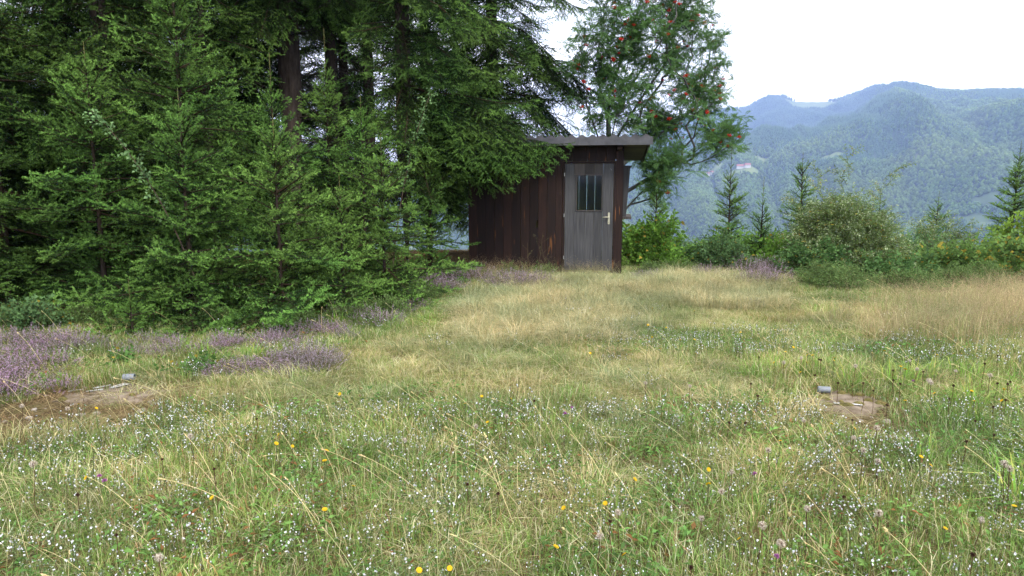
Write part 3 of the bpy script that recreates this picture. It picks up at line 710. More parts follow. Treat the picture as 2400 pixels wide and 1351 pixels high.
# meadow-edge young spruces
spruce('spruce_tree', 'young spruce with long bare leader shoot before the thick brown trunk', -3.25, 9.5, 2.85, 1.45, 0.2, seed=1, group=G1, leader=1.1)
spruce('spruce_tree', 'slender young spruce with the tallest thin leader, right of the thick trunk', -2.85, 10.8, 3.3, 1.35, 0.2, seed=2, group=G1, leader=1.35)
spruce('spruce_tree', 'tall young spruce with bluish tips rising over its lower neighbours', -4.2, 8.9, 4.6, 1.75, 0.25, seed=3, group=G1)
spruce('spruce_tree', 'waist high bright young spruce in front of the bluish tipped one', -3.75, 7.9, 2.45, 1.35, 0.12, seed=4, group=G1)
spruce('spruce_tree', 'bushy young spruce spreading low over the purple heather', -2.75, 8.05, 2.2, 1.45, 0.1, seed=5, group=G1)
spruce('spruce_tree', 'low broad spruce reaching the heather left of the shed', -1.75, 9.3, 2.05, 1.4, 0.1, seed=6, group=G1)
spruce('spruce_tree', 'small dense spruce between the low broad one and the shed wall', -1.35, 11.35, 2.15, 0.8, 0.1, seed=7, group=G1)
spruce('spruce_tree', 'wide young spruce with sweeping lower boughs behind the bare soil patch', -5.0, 8.3, 3.0, 1.7, 0.45, seed=8, group=G1)
spruce('spruce_tree', 'knee to chest high spruce between the bushy one and the low broad one', -2.15, 8.6, 1.5, 1.1, 0.1, seed=10, group=G1)
spruce('spruce_tree', 'young spruce filling the gap beside the slender tall leader', -2.2, 10.2, 2.7, 1.15, 0.15, seed=9, group=G1)
# tall spruces
spruce('spruce_tree', 'tall spruce with drooping boughs hanging over the shed roof', -1.85, 12.0, 13, 1.75, 2.05, True, 11, G2, bias=(-0.25, 0.6), dense=1.0, extra=[(2.85, 2.75, -0.3, 0.07), (2.65, 2.6, -0.42, 0.04), (2.5, 2.3, -0.2, 0.05), (3.1, 2.4, -0.35, 0.09), (2.3, 2.1, -0.5, 0.02), (3, 2.6, -0.15, 0.15), (3.5, 2.2, -0.3, 0.17), (2.75, 3, -0.33, 0.07), (2.9, 3.05, -0.26, 0.09), (2.6, 2.8, -0.38, 0.03)])
spruce('spruce_tree', 'huge spruce with thick bare brown trunk and dead lower twigs', -4.4, 14.0, 19, 3.1, 5.7, True, 12, G2, dead_to=5.8, trunk_r=0.26)
spruce('spruce_tree', 'thin bare trunked spruce just right of the thick trunk', -4.0, 15.6, 17, 2.4, 5.8, True, 13, G2, dead_to=4.6, trunk_r=0.15)
spruce('spruce_tree', 'slim spruce trunk between two thin ones in the wood', -4.15, 17.4, 17, 2.4, 6.2, True, 14, G2, dead_to=5, trunk_r=0.14)
spruce('spruce_tree', 'spruce with slim trunk nearest the drooping tall spruce', -3.3, 16.2, 16, 2.5, 5.8, True, 15, G2, dead_to=4.4, trunk_r=0.15)
spruce('spruce_tree', 'tall spruce behind the shed with open boughs against white sky', -0.5, 17.2, 15, 3.1, 2.0, True, 16, G2, bias=(0.0, 0.25), dense=0.95)
spruce('spruce_tree', 'big spruce with dense hanging boughs left of the bluish tipped one', -5.9, 10.2, 11, 2.35, 0.9, True, 17, G2, dense=1.15)
spruce('spruce_tree', 'large old spruce at the wood corner with low sweeping boughs', -7.3, 8.9, 12, 2.7, 0.6, True, 18, G2)
spruce('spruce_tree', 'broad dark spruce behind the bare soil patch', -6.4, 8.6, 6.0, 1.9, 0.6, False, 19, G2)
for k, (x, y, h, r_) in enumerate([(-8.3, 13.0, 15, 2.8), (-9.6, 11.2, 15, 2.8), (-6.2, 15.6, 16, 2.8), (-8.6, 15.2, 16, 3), (-11.5, 14, 16, 3), (-6.9, 18.6, 17, 2.8), (-9.5, 19, 17, 3), (-2.4, 19.5, 15, 2.6), (-5.2, 20.5, 17, 3), (-5.4, 12.4, 8, 1.7)]):
    spruce('spruce_tree', 'tall shaded spruce standing deep in the dark wood', x, y, h, r_, 1.2 if x < -5 else 1.8, True, 40 + k, G3, dense=1.0)
# seedlings and the small ones on the right
spruce('spruce_seedling', 'knee high spruce seedling among the purple heather', -4.0, 7.05, 0.42, 0.26, 0.06, seed=70)
spruce('spruce_seedling', 'pale young spruce with thin leader standing nearest the birch bush', 4.25, 13.4, 1.85, 1.05, 0.15, seed=71, group=G4, ragged=True, lean=(0.06, 0), dense=1.1, leader=1.1, power=1.0)
spruce('spruce_seedling', 'small spruce rising behind the bright hazel bush', 3.15, 15.0, 1.6, 0.55, 0.1, seed=73, group=G4, ragged=True, dense=0.85)
spruce('spruce_seedling', 'yellowish spruce sapling with bare brown leader shoots', 4.85, 13.3, 1.35, 0.5, 0.1, seed=74, group=G4, ragged=True, dense=0.8, leader=0.9)
spruce('spruce_seedling', 'spruce with narrow top standing behind the willow bush', 6.0, 14.2, 2.05, 0.9, 0.1, seed=75, group=G4, ragged=True, lean=(-0.08, 0), dense=0.8)
spruce('spruce_seedling', 'dark pointed spruce beside the yellow green sapling', 9.65, 13.2, 2.2, 0.85, 0.1, seed=76, group=G4, ragged=True, dense=1.2)
spruce('spruce_seedling', 'tiny spruce top showing over the bramble hedge', 9.3, 15.0, 1.25, 0.5, 0.1, seed=77, group=G4, ragged=True, dense=0.85)
spruce('spruce_seedling', 'thin spruce sapling right of the willow bush', 7.6, 14.2, 1.35, 0.45, 0.1, seed=78, group=G4, ragged=True, dense=0.7)
# ------------------------------------------------------------------ broadleaved plants
def leaf_tris(P, D, UPV, ln, wd, fold=0.25):
    "one leaf per row: folded pair of triangles pairs"
    D = unit(D); S = unit(np.cross(D, UPV)); N_ = unit(np.cross(S, D)); ln = np.asarray(ln)[:, None]; wd = np.asarray(wd)[:, None]
    b0 = P; t = P + D * ln - N_ * ln * 0.10; m1 = P + D * ln * 0.45
    l_ = m1 + S * wd / 2 + N_ * wd * fold; r_ = m1 - S * wd / 2 + N_ * wd * fold
    V = np.stack([b0, l_, t, r_], 1).reshape(-1, 3); n_ = len(P); i = np.arange(n_)[:, None] * 4
    F = np.concatenate([i + [0, 2, 1], i + [0, 3, 2]]); return V, F
def leafy_twig(L, ln, wd, count, col, seed, droop=0.0, var=0.25, yellow=0.0, flat=0.6, forks=3, pale=0.0):
    q = np.random.default_rng(seed); mb = MB(); P = []; D = []
    def shoot(p, d, l, n_):
        pts = [p]; m = 5
        for i in range(m): d = unit(d + q.normal(0, 0.12, 3) + [0, 0, -droop]); p = p + d * l / m; pts.append(p)
        pts = np.array(pts); mb.tube(pts, np.linspace(0.0035, 0.001, len(pts)) * (L / 0.5) ** 0.5, 3, (0.07, 0.06, 0.035), False)
        for i in range(n_):
            t = (i + 1) / n_ * m; k = min(int(t), m - 1); pp = pts[k] + (pts[k + 1] - pts[k]) * (t - k); an = i * 2.4 + q.normal(0, 0.4)
            sd = np.array([-d[1], d[0], 0]); sd = unit(sd); upv = unit(np.cross(sd, d))
            P.append(pp); D.append(unit(d * 0.55 + sd * math.cos(an) + upv * math.sin(an) * (1 - flat)))
        return pts
    main = shoot(np.zeros(3), np.array([1., 0, 0.05]), L, count)
    for k in range(forks):
        b_ = main[1 + k % 4]; an = (1 if k % 2 else -1) * q.uniform(0.5, 1.0)
        shoot(b_, unit(np.array([math.cos(an), math.sin(an), q.normal(0.05, 0.2)])), L * q.uniform(0.4, 0.65), int(count * 0.55))
    P = np.array(P); n_ = len(P); up = np.array([0, 0, 1]) + q.normal(0, 0.35, (n_, 3))
    V, F = leaf_tris(P, np.array(D) + [0, 0, -0.1], up, ln * q.uniform(0.65, 1.1, n_), wd * q.uniform(0.7, 1.1, n_))
    c = np.array(col) * q.uniform(1 - var, 1 + var, (n_, 1))
    yy = q.random(n_) < pale; c[yy] = np.array([0.26, 0.30, 0.19])
    yy = q.random(n_) < yellow; c[yy] = np.array([0.28, 0.22, 0.04]) * q.uniform(0.6, 1.1, (yy.sum(), 1))
    tri = np.array([(f_[0], f_[i], f_[i + 1]) for f_ in mb.f for i in range(1, len(f_) - 1)])
    return source('leafy_twig', mesh('leafy_twig', np.vstack([V, mb.v]), np.vstack([F, tri + len(V)]), M['leaf'], np.vstack([np.repeat(c, 4, 0), mb.c])))
def pinnate_spray(seed):
    q = np.random.default_rng(seed); P = []; D = []; U = []; LN = []; mb = MB()
    for k in range(7):
        a = k * 2.4 + q.random() * 0.5; d = unit(np.array([math.cos(a) * 0.8 + 0.5, math.sin(a) * 0.8, q.uniform(-0.35, 0.3)])); o = np.array([0.025 * k, 0, 0]); p = o; sd = unit(np.cross(d, [0, 0, 1.])); Lf = q.uniform(0.13, 0.19)
        for i in range(7):
            d = unit(d + [0, 0, -0.05]); p = p + d * Lf / 7
            if i < 1: continue
            for s in (1, -1): P.append(p); D.append(unit(sd * s + d * 0.45 + [0, 0, -0.15])); U.append(np.array([0, 0, 1.])); LN.append(0.048 * (1 - abs(i - 4) * 0.09))
        P.append(p); D.append(d); U.append(np.array([0, 0, 1.])); LN.append(0.045); mb.tube([o, p], 0.0012, 3, (0.09, 0.1, 0.04), False)
    P = np.array(P); n_ = len(P); LN = np.array(LN); V, F = leaf_tris(P, np.array(D), np.array(U) + q.normal(0, .2, (n_, 3)), LN, LN * 0.34)
    c = np.array([0.075, 0.15, 0.05]) * q.uniform(0.75, 1.3, (n_, 1))
    tri = np.array([(f_[0], f_[i], f_[i + 1]) for f_ in mb.f for i in range(1, len(f_) - 1)])
    return source('rowan_spray', mesh('rowan_spray', np.vstack([V, mb.v]), np.vstack([F, tri + len(V)]), M['leaf'], np.vstack([np.repeat(c, 4, 0), mb.c])))

def dir_to_rot(d, q, rollsd=0.5):
    d = unit(d); return np.stack([q.normal(0, rollsd, len(d)), -np.arcsin(np.clip(d[:, 2], -1, 1)), np.arctan2(d[:, 1], d[:, 0])], -1)

def grow(trunk, targets, q, r_tip=0.004, r_max=0.09, limbs=()):
    "connect target points to the nearest point of the growing skeleton; returns branch paths with radii"
    nodes = [np.array(p, float) for p in trunk]; par = list(range(-1, len(trunk) - 1)); paths = []
    base = np.array(trunk[0]); order = np.argsort([np.linalg.norm(t - base) for t in targets])
    ends = []
    for (st, end) in limbs:
        a = nodes[st]; e = np.array(end, float); L = np.linalg.norm(e - a); m = max(3, int(L / 0.22)); prev = st; mid = (a + e) / 2 + [0, 0, 0.06 * L] + q.normal(0, 0.02 * L, 3)
        for i in range(1, m + 1):
            s = i / m; nodes.append((1 - s) ** 2 * a + 2 * s * (1 - s) * mid + s * s * e); par.append(prev); prev = len(nodes) - 1
        ends.append(prev)
    for k in order:
        t = targets[k]; A = np.array(nodes)
        dv = t - A; cost = np.linalg.norm(dv, axis=1) + np.maximum(0, 0.9 * (A[:, 2] - t[2] + 0.25)) * 1.0
        par_a = np.array(par); pd = unit(A - A[np.maximum(par_a, 0)]); cosv = np.sum(pd * unit(dv), 1); cost = cost + np.linalg.norm(dv, axis=1) * 0.55 * np.clip(0.75 - cosv, 0, 2)
        j = int(np.argmin(cost)); a = A[j]; L = np.linalg.norm(t - a); m = max(2, int(L / 0.22)); prev = j
        mid = (a + t) / 2 + q.normal(0, 0.035 * L, 3) + [0, 0, -0.04 * L]
        for i in range(1, m + 1):
            s = i / m; p = (1 - s) ** 2 * a + 2 * s * (1 - s) * mid + s * s * t; nodes.append(p); par.append(prev); prev = len(nodes) - 1
        ends.append(prev)
    n_ = len(nodes); w = np.zeros(n_)
    for e in ends:
        j = e
        while j >= 0: w[j] += 1; j = par[j]
    rad = np.clip(r_tip * np.maximum(w, 1) ** 0.55, r_tip, r_max)
    return np.array(nodes), par, rad, ends
def skeleton_mesh(name, nodes, par, rad, mt, sides=5):
    mb = MB()
    for j in range(len(nodes)):
        if par[j] >= 0:
            a, b_ = nodes[par[j]], nodes[j]
            if np.linalg.norm(b_ - a) > 1e-4: mb.tube([a, b_ + (b_ - a) * 0.04], [min(rad[par[j]], rad[j] * 1.5), rad[j]], sides, cap=False)
    return mb.mesh(name, mt, True)

# ---- rowan behind the shed
SPRAY = [pinnate_spray(1), pinnate_spray(2), pinnate_spray(3)]
q = np.random.default_rng(77)
bx_, by_ = 2.15, 15.6
row = thing('rowan_tree', 'rowan tree with red berry clusters behind the shed', 'tree', gp(bx_, by_, -0.05))
gz0 = gp(bx_, by_)[2]
T = []
blobs = [(0.2, 0.0, 5.0, 0.85, 1.3), (0.9, 0.1, 4.9, 0.9, 1.2), (1.7, -0.1, 4.6, 0.75, 1.2), (1.5, 0.2, 3.4, 1.0, 0.8), (0.1, -0.1, 3.3, 0.8, 0.8), (2.3, 0.0, 2.75, 0.75, 0.5), (1.3, -0.2, 2.2, 0.7, 0.45), (0.95, -0.3, 1.6, 0.35, 0.4), (0.6, 0, 6.4, 1.0, 0.7), (1.6, 0.2, 5.9, .7, .7), (-0.35, 0, 4.2, 0.55, 0.9), (2.1, 0.1, 3.7, 0.6, 0.5), (0.9, 0.3, 2.9, 0.7, 0.5)]
for (x, y, z, rx, rz) in blobs:
    for k in range(int(58 * rx * max(rz, 0.6)) + 8):
        d = unit(q.normal(size=3)) * q.random() ** 0.34; T.append(np.array([x + d[0] * rx, y + d[1] * rx * 0.9, z - gz0 + d[2] * rz]))
T = np.array(T)
trunk = [(0, 0, 0), (0.02, 0, 0.6), (0.0, 0.0, 1.2), (0.02, 0, 1.8), (0.03, 0, 2.4), (0.0, 0.02, 3.0), (0.0, 0, 3.6), (-0.05, 0, 4.2), (-0.06, 0.02, 4.8), (-0.02, 0, 5.5), (0.05, 0, 6.3)]
LIMB = [(4, (0.75, 0.1, 5.6)), (3, (2.3, 0.0, 3.55)), (2, (2.45, -0.05, 2.55)), (4, (1.55, 0.15, 4.7)), (1, (1.5, -0.25, 2.15)), (5, (-0.5, -0.1, 4.6)), (3, (1.3, 0.3, 3.2)), (6, (0.9, -0.1, 6.4)), (3, (-0.5, 0.0, 3.4)), (5, (1.75, 0.1, 5.6))]
nd, pr, rd, en = grow(trunk, T, q, 0.0032, 0.07, LIMB)
obj('trunk', skeleton_mesh('trunk', nd, pr, rd, M['rowan_bark'], 6), row)
thin = [j for j in range(len(nd)) if rd[j] < 0.012 and pr[j] >= 0]
P, D = [], []
for j in thin:
    d = unit(nd[j] - nd[pr[j]])
    for k in range(2 if rd[j] < 0.007 else 1):
        P.append(nd[j] + q.normal(0, 0.10, 3)); D.append(unit(d * 0.6 + unit(q.normal(size=3)) * 0.9))
P = np.array(P); D = np.array(D)
tag(scatter('crown', SPRAY, P, dir_to_rot(D, q), q.uniform(0.9, 1.4, len(P)), q.integers(0, 3, len(P)), row), kind='stuff')
mb = MB()
for k in range(34):
    d = unit(q.normal(size=3)) * q.random() ** 0.4 * np.array([0.06, 0.06, 0.035]); r_ = 0.010
    o_ = [(r_, 0, 0), (-r_, 0, 0), (0, r_, 0), (0, -r_, 0), (0, 0, r_), (0, 0, -r_)]
    mb.add([np.array(o) + d for o in o_], [(0, 2, 4), (2, 1, 4), (1, 3, 4), (3, 0, 4), (2, 0, 5), (1, 2, 5), (3, 1, 5), (0, 3, 5)], np.array([0.62, 0.022, 0.012]) * q.uniform(0.7, 1.2))
bm_ = mb.mesh('berry_cluster', M['flower'], True)
cand = [e for e in en if nd[e][2] > 2.6 or q.random() < 0.35]; q.shuffle(cand)
for k, e in enumerate(cand[:150]):
    obj('berry_cluster', bm_, row, nd[e] + np.array([q.normal(0, .05), -0.16 + q.normal(0, 0.05), 0.03]), (q.normal(0, .3), q.normal(0, .3), q.uniform(0, 6)), (q.uniform(0.65, 1.05),) * 3)

# ---- bushes
TW = dict(
    hazel=[leafy_twig(0.42, 0.085, 0.06, 12, (0.105, 0.20, 0.035), s, 0.02, yellow=0.02) for s in (1, 2, 3)],
    birch=[leafy_twig(0.38, 0.05, 0.042, 13, (0.075, 0.135, 0.055), s, 0.02, yellow=0.02) for s in (4, 5)],
    willow=[leafy_twig(0.45, 0.062, 0.02, 22, (0.115, 0.165, 0.06), s, 0.05, yellow=0.02, flat=0.3, pale=0.22) for s in (6, 7, 8)],
    bramble=[leafy_twig(0.45, 0.075, 0.055, 14, (0.07, 0.135, 0.045), s, 0.10, yellow=0.03, flat=0.7) for s in (9, 10)],
    hedge=[leafy_twig(0.45, 0.08, 0.06, 14, (0.085, 0.145, 0.04), s, 0.08, yellow=0.10, flat=0.7) for s in (11, 12)],
    bilberry=[leafy_twig(0.22, 0.026, 0.017, 16, (0.095, 0.15, 0.05), s, 0.0, yellow=0.02, flat=0.3, forks=4) for s in (13, 14)],
    herb=[leafy_twig(0.16, 0.045, 0.032, 7, (0.075, 0.15, 0.04), s, 0.05, yellow=0.04) for s in (17, 18)],
    sapling=[leafy_twig(0.42, 0.09, 0.065, 11, (0.13, 0.20, 0.035), s, 0.05, yellow=0.06) for s in (15, 16)])
def bush(name, label, x, y, rx, h, tw, n_, seed, ry=None, low=0.1, group=None, spikes=(), cat='bush', upright=0.5):
    q = np.random.default_rng(seed); ry = ry or rx; V_ = TW[tw]
    t = thing(name, label, cat, gp(x, y, -0.03), 0, group)
    lump = unit(q.normal(size=(7, 3)) * [1, 1, 0.6]); 
    d = unit(q.normal(size=(n_, 3))); d[:, 2] = np.abs(d[:, 2]) * 1.0
    rr = q.random(n_) ** 0.33; bump = 0.72 + 0.33 * np.max(np.clip(d @ lump.T, 0, 1) ** 6, 1)
    P = d * (rr * bump)[:, None] * [rx, ry, h]; P[:, 2] = np.maximum(low * h * q.random(n_), P[:, 2] - 0.12 * h)
    P = P[P[:, 2] < h]
    for (sx, sy, sz) in spikes:
        m = 9; s = np.linspace(0.4, 1, m)[:, None]; P = np.vstack([P, np.array([sx, sy, sz]) * s + q.normal(0, 0.025, (m, 3))])
    D = unit(P * [1, 1, 0.6] + [0, 0, upright * h * 0.6]) + q.normal(0, 0.35, P.shape)
    sel = P[q.permutation(len(P))[:min(len(P), 46)]]
    nd, pr, rd, en = grow([(0, 0, 0), (0, 0, 0.12 * h)], list(sel), q, 0.0035, 0.03)
    obj('stems', skeleton_mesh('stems', nd, pr, rd, M['twig'], 4), t)
    zb = gz(P[:, 0] + x, P[:, 1] + y) - gz(x, y)
    P = P - unit(D) * 0.15; P[:, 2] = np.maximum(P[:, 2], 0.02) + zb * (P[:, 2] < 0.6 * h)
    tag(scatter('foliage', V_, P, dir_to_rot(D, q), q.uniform(0.7, 1.2, len(P)), q.integers(0, len(V_), len(P)), t), kind='stuff')
    return t
bush('hazel_bush', 'bright green hazel bush beside the right shed wall', 2.75, 13.3, 0.62, 1.25, 'hazel', 130, 1)
bush('birch_bush', 'small leaved birch bush in front of the pale young spruce', 3.95, 12.5, 0.45, 1.1, 'birch', 110, 2)
bush('willow_bush', 'large grey green willow bush with one tall upright shoot', 6.05, 12.6, 1.2, 2.3, 'willow', 900, 3, spikes=((0.05, 0, 2.2), (0.85, 0, 1.85), (-0.5, 0, 1.85), (-0.85, 0.1, 1.4)))
bush('bramble_bush', 'dark green bramble under the front of the willow bush', 5.35, 11.9, 0.75, 0.72, 'bramble', 150, 4)
bush('bramble_bush', 'bramble mound linking willow bush and low thicket', 6.5, 11.6, 0.8, 0.65, 'bramble', 150, 5)
bush('bilberry_thicket', 'low bushy grey green thicket behind the large heather clump', 5.0, 10.5, 0.8, 0.55, 'bilberry', 420, 6)
bush('bilberry_thicket', 'low bushy thicket below the willow bush next to the dry grass', 6.1, 10.3, 0.85, 0.55, 'bilberry', 420, 7)
bush('bilberry_thicket', 'low bushy thicket running into the tall dry grass', 7.3, 10.8, 0.8, 0.5, 'bilberry', 380, 8)
bush('bramble_hedge', 'yellow flecked bramble hedge left of the yellow green sapling', 7.7, 11.9, 0.75, 0.85, 'hedge', 150, 9)
bush('bramble_hedge', 'bramble hedge under the yellow green sapling', 8.6, 11.6, 0.8, 0.95, 'hedge', 160, 10)
bush('sapling', 'yellow green broadleaf sapling before the dark pointed spruce', 9.0, 12.2, 0.55, 1.5, 'sapling', 120, 11)
bush('birch_bush', 'small birch bush between yellowish spruce and willow bush', 5.0, 13.0, 0.4, 0.75, 'hazel', 60, 12)
GB = 'bushes along the slope edge'
for k, (x, y, r_, h, tw) in enumerate([(3.4, 14.2, 0.6, 0.8, 'birch'), (4.6, 14.4, 0.6, 0.8, 'hazel'), (5.6, 15, 0.7, 0.9, 'birch'), (6.9, 13.8, 0.7, 1.0, 'birch'), (8.0, 13.6, 0.8, 1.1, 'birch'), (9.8, 11.6, 0.8, 1.0, 'hedge'), (10.6, 12.8, 0.9, 1.2, 'birch'), (4.4, 13.6, 0.5, 0.5, 'hazel'), (2.9, 15.4, 0.7, 0.9, 'hazel'), (8.9, 14.4, 0.8, 1.3, 'willow'), (3.5, 13.3, 0.4, 0.5, 'birch'), (6.0, 13.8, 0.6, 0.7, 'hazel')]):
    bush('bush', 'leafy bush filling the row along the slope edge', x, y, r_, h, tw, int(110 * r_ / 0.6), 20 + k, group=GB)
GS = 'low leafy shrubs under the spruces'
for k, (x, y, r_, h, tw, n_) in enumerate([(-5.15, 7.15, 0.28, 0.6, 'birch', 22), (-3.55, 6.0, 0.16, 0.16, 'herb', 18), (-2.75, 5.75, 0.28, 0.16, 'herb', 40), (-1.9, 7.9, 0.35, 0.38, 'bilberry', 90), (-1.55, 8.3, 0.3, 0.3, 'bilberry', 80), (-2.4, 7.5, 0.35, 0.3, 'bilberry', 80), (-5.6, 7.5, 0.5, 0.35, 'bilberry', 130), (-4.9, 7.6, 0.5, 0.3, 'bilberry', 130), (-1.25, 9.1, 0.35, 0.35, 'bilberry', 100), (-0.75, 11.6, 0.3, 0.28, 'bilberry', 70), (0.0, 11.75, 0.35, 0.25, 'bilberry', 70), (0.6, 11.7, 0.3, 0.25, 'bilberry', 60), (-3.4, 7.6, 0.4, 0.3, 'bilberry', 100), (2.5, 12.2, 0.35, 0.25, 'bilberry', 80), (3.1, 12.4, 0.4, 0.25, 'bilberry', 80)]):
    lab = {0: 'yellowish leafy sapling at the dark wood edge', 1: 'little bright leafed shrub beside the grey tube', 2: 'low bramble trailing right of the old concrete slab'}.get(k, 'low small leaved bilberry shrub at the edge of meadow')
    bush('low_shrub' if k else 'sapling', lab, x, y, r_, h, tw, n_, 60 + k, group=None if k < 3 else GS)
# slender birch shoot in front of the spruces, and one by the drooping spruce
def birch_shoot(label, base, tip, seed, n_=40):
    q = np.random.default_rng(seed); t = thing('birch_shoot', label, 'sapling', gp(*base, -0.02)); L = np.array(tip)
    s = np.linspace(0, 1, 12)[:, None]; pts = L * s + np.array([L[0] * -0.5, 0, 0.25 * L[2]]) * (s * (1 - s)); mb = MB(); mb.tube(pts, np.linspace(0.012, 0.002, 12), 5); mb.build('stem', M['twig'], t, True)
    P, D = [], []
    for k in range(n_):
        u = q.uniform(0.45, 1); j = u * 11; i = min(int(j), 10); p = pts[i] + (pts[i + 1] - pts[i]) * (j - i); P.append(p); D.append(unit(unit(pts[i + 1] - pts[i]) * 0.8 + q.normal(0, 0.6, 3)))
    P, D = np.array(P), np.array(D)
    tag(scatter('leaves', SHOOT, P, dir_to_rot(D, q), q.uniform(0.8, 1.2, len(P)), q.integers(0, 2, len(P)), t), kind='stuff')
SHOOT = [leafy_twig(0.12, 0.05, 0.042, 4, (0.12, 0.2, 0.09), s, 0.0, forks=0) for s in (31, 32)]
birch_shoot('slender birch shoot with pale round leaves leaning before the spruces', (-3.5, 7.75), (-1.15, 0, 2.45), 1, 46)
birch_shoot('birch shoot with pale leaves rising beside the drooping spruce', (-1.9, 10.6), (0.65, 0.2, 3.0), 2, 60)
# ------------------------------------------------------------------ meadow
def blades(n_, rad, h0, h1, wd, lean, cols, seed, curl=0.6, mt='grass', extra=None):
    q = np.random.default_rng(seed); a = q.uniform(0, 6.283, n_); r_ = rad * np.sqrt(q.random(n_))
    b_ = np.stack([r_ * np.cos(a), r_ * np.sin(a), -0.01 + 0 * a], -1); h = q.uniform(h0, h1, n_)
    az = a + q.normal(0, 1.0, n_); ln = np.abs(q.normal(lean, lean * 0.5, n_)); out = np.stack([np.cos(az), np.sin(az), 0 * az], -1)
    mid = b_ + out * (h * ln * 0.35)[:, None] + np.array([0, 0, 1]) * (h * 0.55)[:, None]
    tip = b_ + out * (h * ln * (0.8 + curl))[:, None] + np.array([0, 0, 1]) * (h * (1 - 0.35 * np.minimum(ln, 1.6)))[:, None]
    s = np.stack([-np.sin(az + q.normal(0, .8, n_)), np.cos(az), 0 * az], -1) * (wd * q.uniform(0.6, 1.2, n_))[:, None]
    V = np.stack([b_ - s, b_ + s, mid - s * 0.8, mid + s * 0.8, tip], 1).reshape(-1, 3); i = np.arange(n_)[:, None] * 5
    F = np.concatenate([i + [0, 1, 3], i + [0, 3, 2], i + [2, 3, 4]])
    wts = np.array([c[3] for c in cols], float); k = q.choice(len(cols), n_, p=wts / wts.sum())
    C = np.array([c[:3] for c in cols])[k] * q.uniform(0.75, 1.25, (n_, 1)); C = np.repeat(C, 5, 0)
    if extra: V2, F2, C2 = extra(q, tip, mid); F = np.vstack([F, F2 + len(V)]); V = np.vstack([V, V2]); C = np.vstack([C, C2])
    return source('tuft', mesh('tuft', V, F, M[mt], C))
GRN = (0.125, 0.185, 0.045, 4); YGR = (0.19, 0.235, 0.075, 3); TAN = (0.40, 0.33, 0.195, 3); BRN = (0.22, 0.14, 0.07, 1.5); BLU = (0.15, 0.19, 0.10, 2); PAL = (0.47, 0.43, 0.30, 2)
def herb(seed, n_=150, rad=0.21, col=(0.085, 0.15, 0.04), ln=0.028):
    q = np.random.default_rng(seed); a = q.uniform(0, 6.28, n_); r_ = rad * np.sqrt(q.random(n_))
    P = np.stack([r_ * np.cos(a), r_ * np.sin(a), q.uniform(0.0, 0.07, n_)], -1); d = np.stack([np.cos(a * 5), np.sin(a * 5), q.uniform(-0.1, 0.9, n_)], -1)
    V, F = leaf_tris(P, d, np.array([0, 0, 1.]) + q.normal(0, .3, (n_, 3)), ln * q.uniform(.6, 1.4, n_), ln * 0.5 * q.uniform(.6, 1.2, n_))
    C = np.array(col) * q.uniform(0.7, 1.35, (n_, 1)); rd_ = q.random(n_) < 0.06; C[rd_] = (0.16, 0.075, 0.03)
    return source('herbs', mesh('herbs', V, F, M['grass'], np.repeat(C, 4, 0)))
def panicle(q, tip, mid):
    n_ = len(tip); k = np.repeat(np.arange(n_), 9); m = len(k); d = (tip - mid)[k]; P = tip[k] - d * q.uniform(0, 0.45, (m, 1)) + q.normal(0, 0.016, (m, 3)); s = unit(q.normal(size=(m, 3))) * 0.0022; e = unit(d + q.normal(0, .02, (m, 3))) * 0.009
    V = np.stack([P - s, P + s, P + e], 1).reshape(-1, 3); C = np.array([0.34, 0.25, 0.165]) * q.uniform(0.7, 1.3, (m, 1)); return V, np.arange(3 * m).reshape(-1, 3), np.repeat(C, 3, 0)
def spike(q, tip, mid):
    n_ = len(tip); k = np.repeat(np.arange(n_), 10); m = len(k); d = (tip - mid)[k]; P = tip[k] - d * q.uniform(0, 0.16, (m, 1)) + q.normal(0, 0.002, (m, 3)); s = unit(q.normal(size=(m, 3))) * 0.0035; e = unit(d) * 0.011
    V = np.stack([P - s, P + s, P + e], 1).reshape(-1, 3); C = np.array([0.52, 0.42, 0.24]) * q.uniform(0.7, 1.2, (m, 1)); return V, np.arange(3 * m).reshape(-1, 3), np.repeat(C, 3, 0)
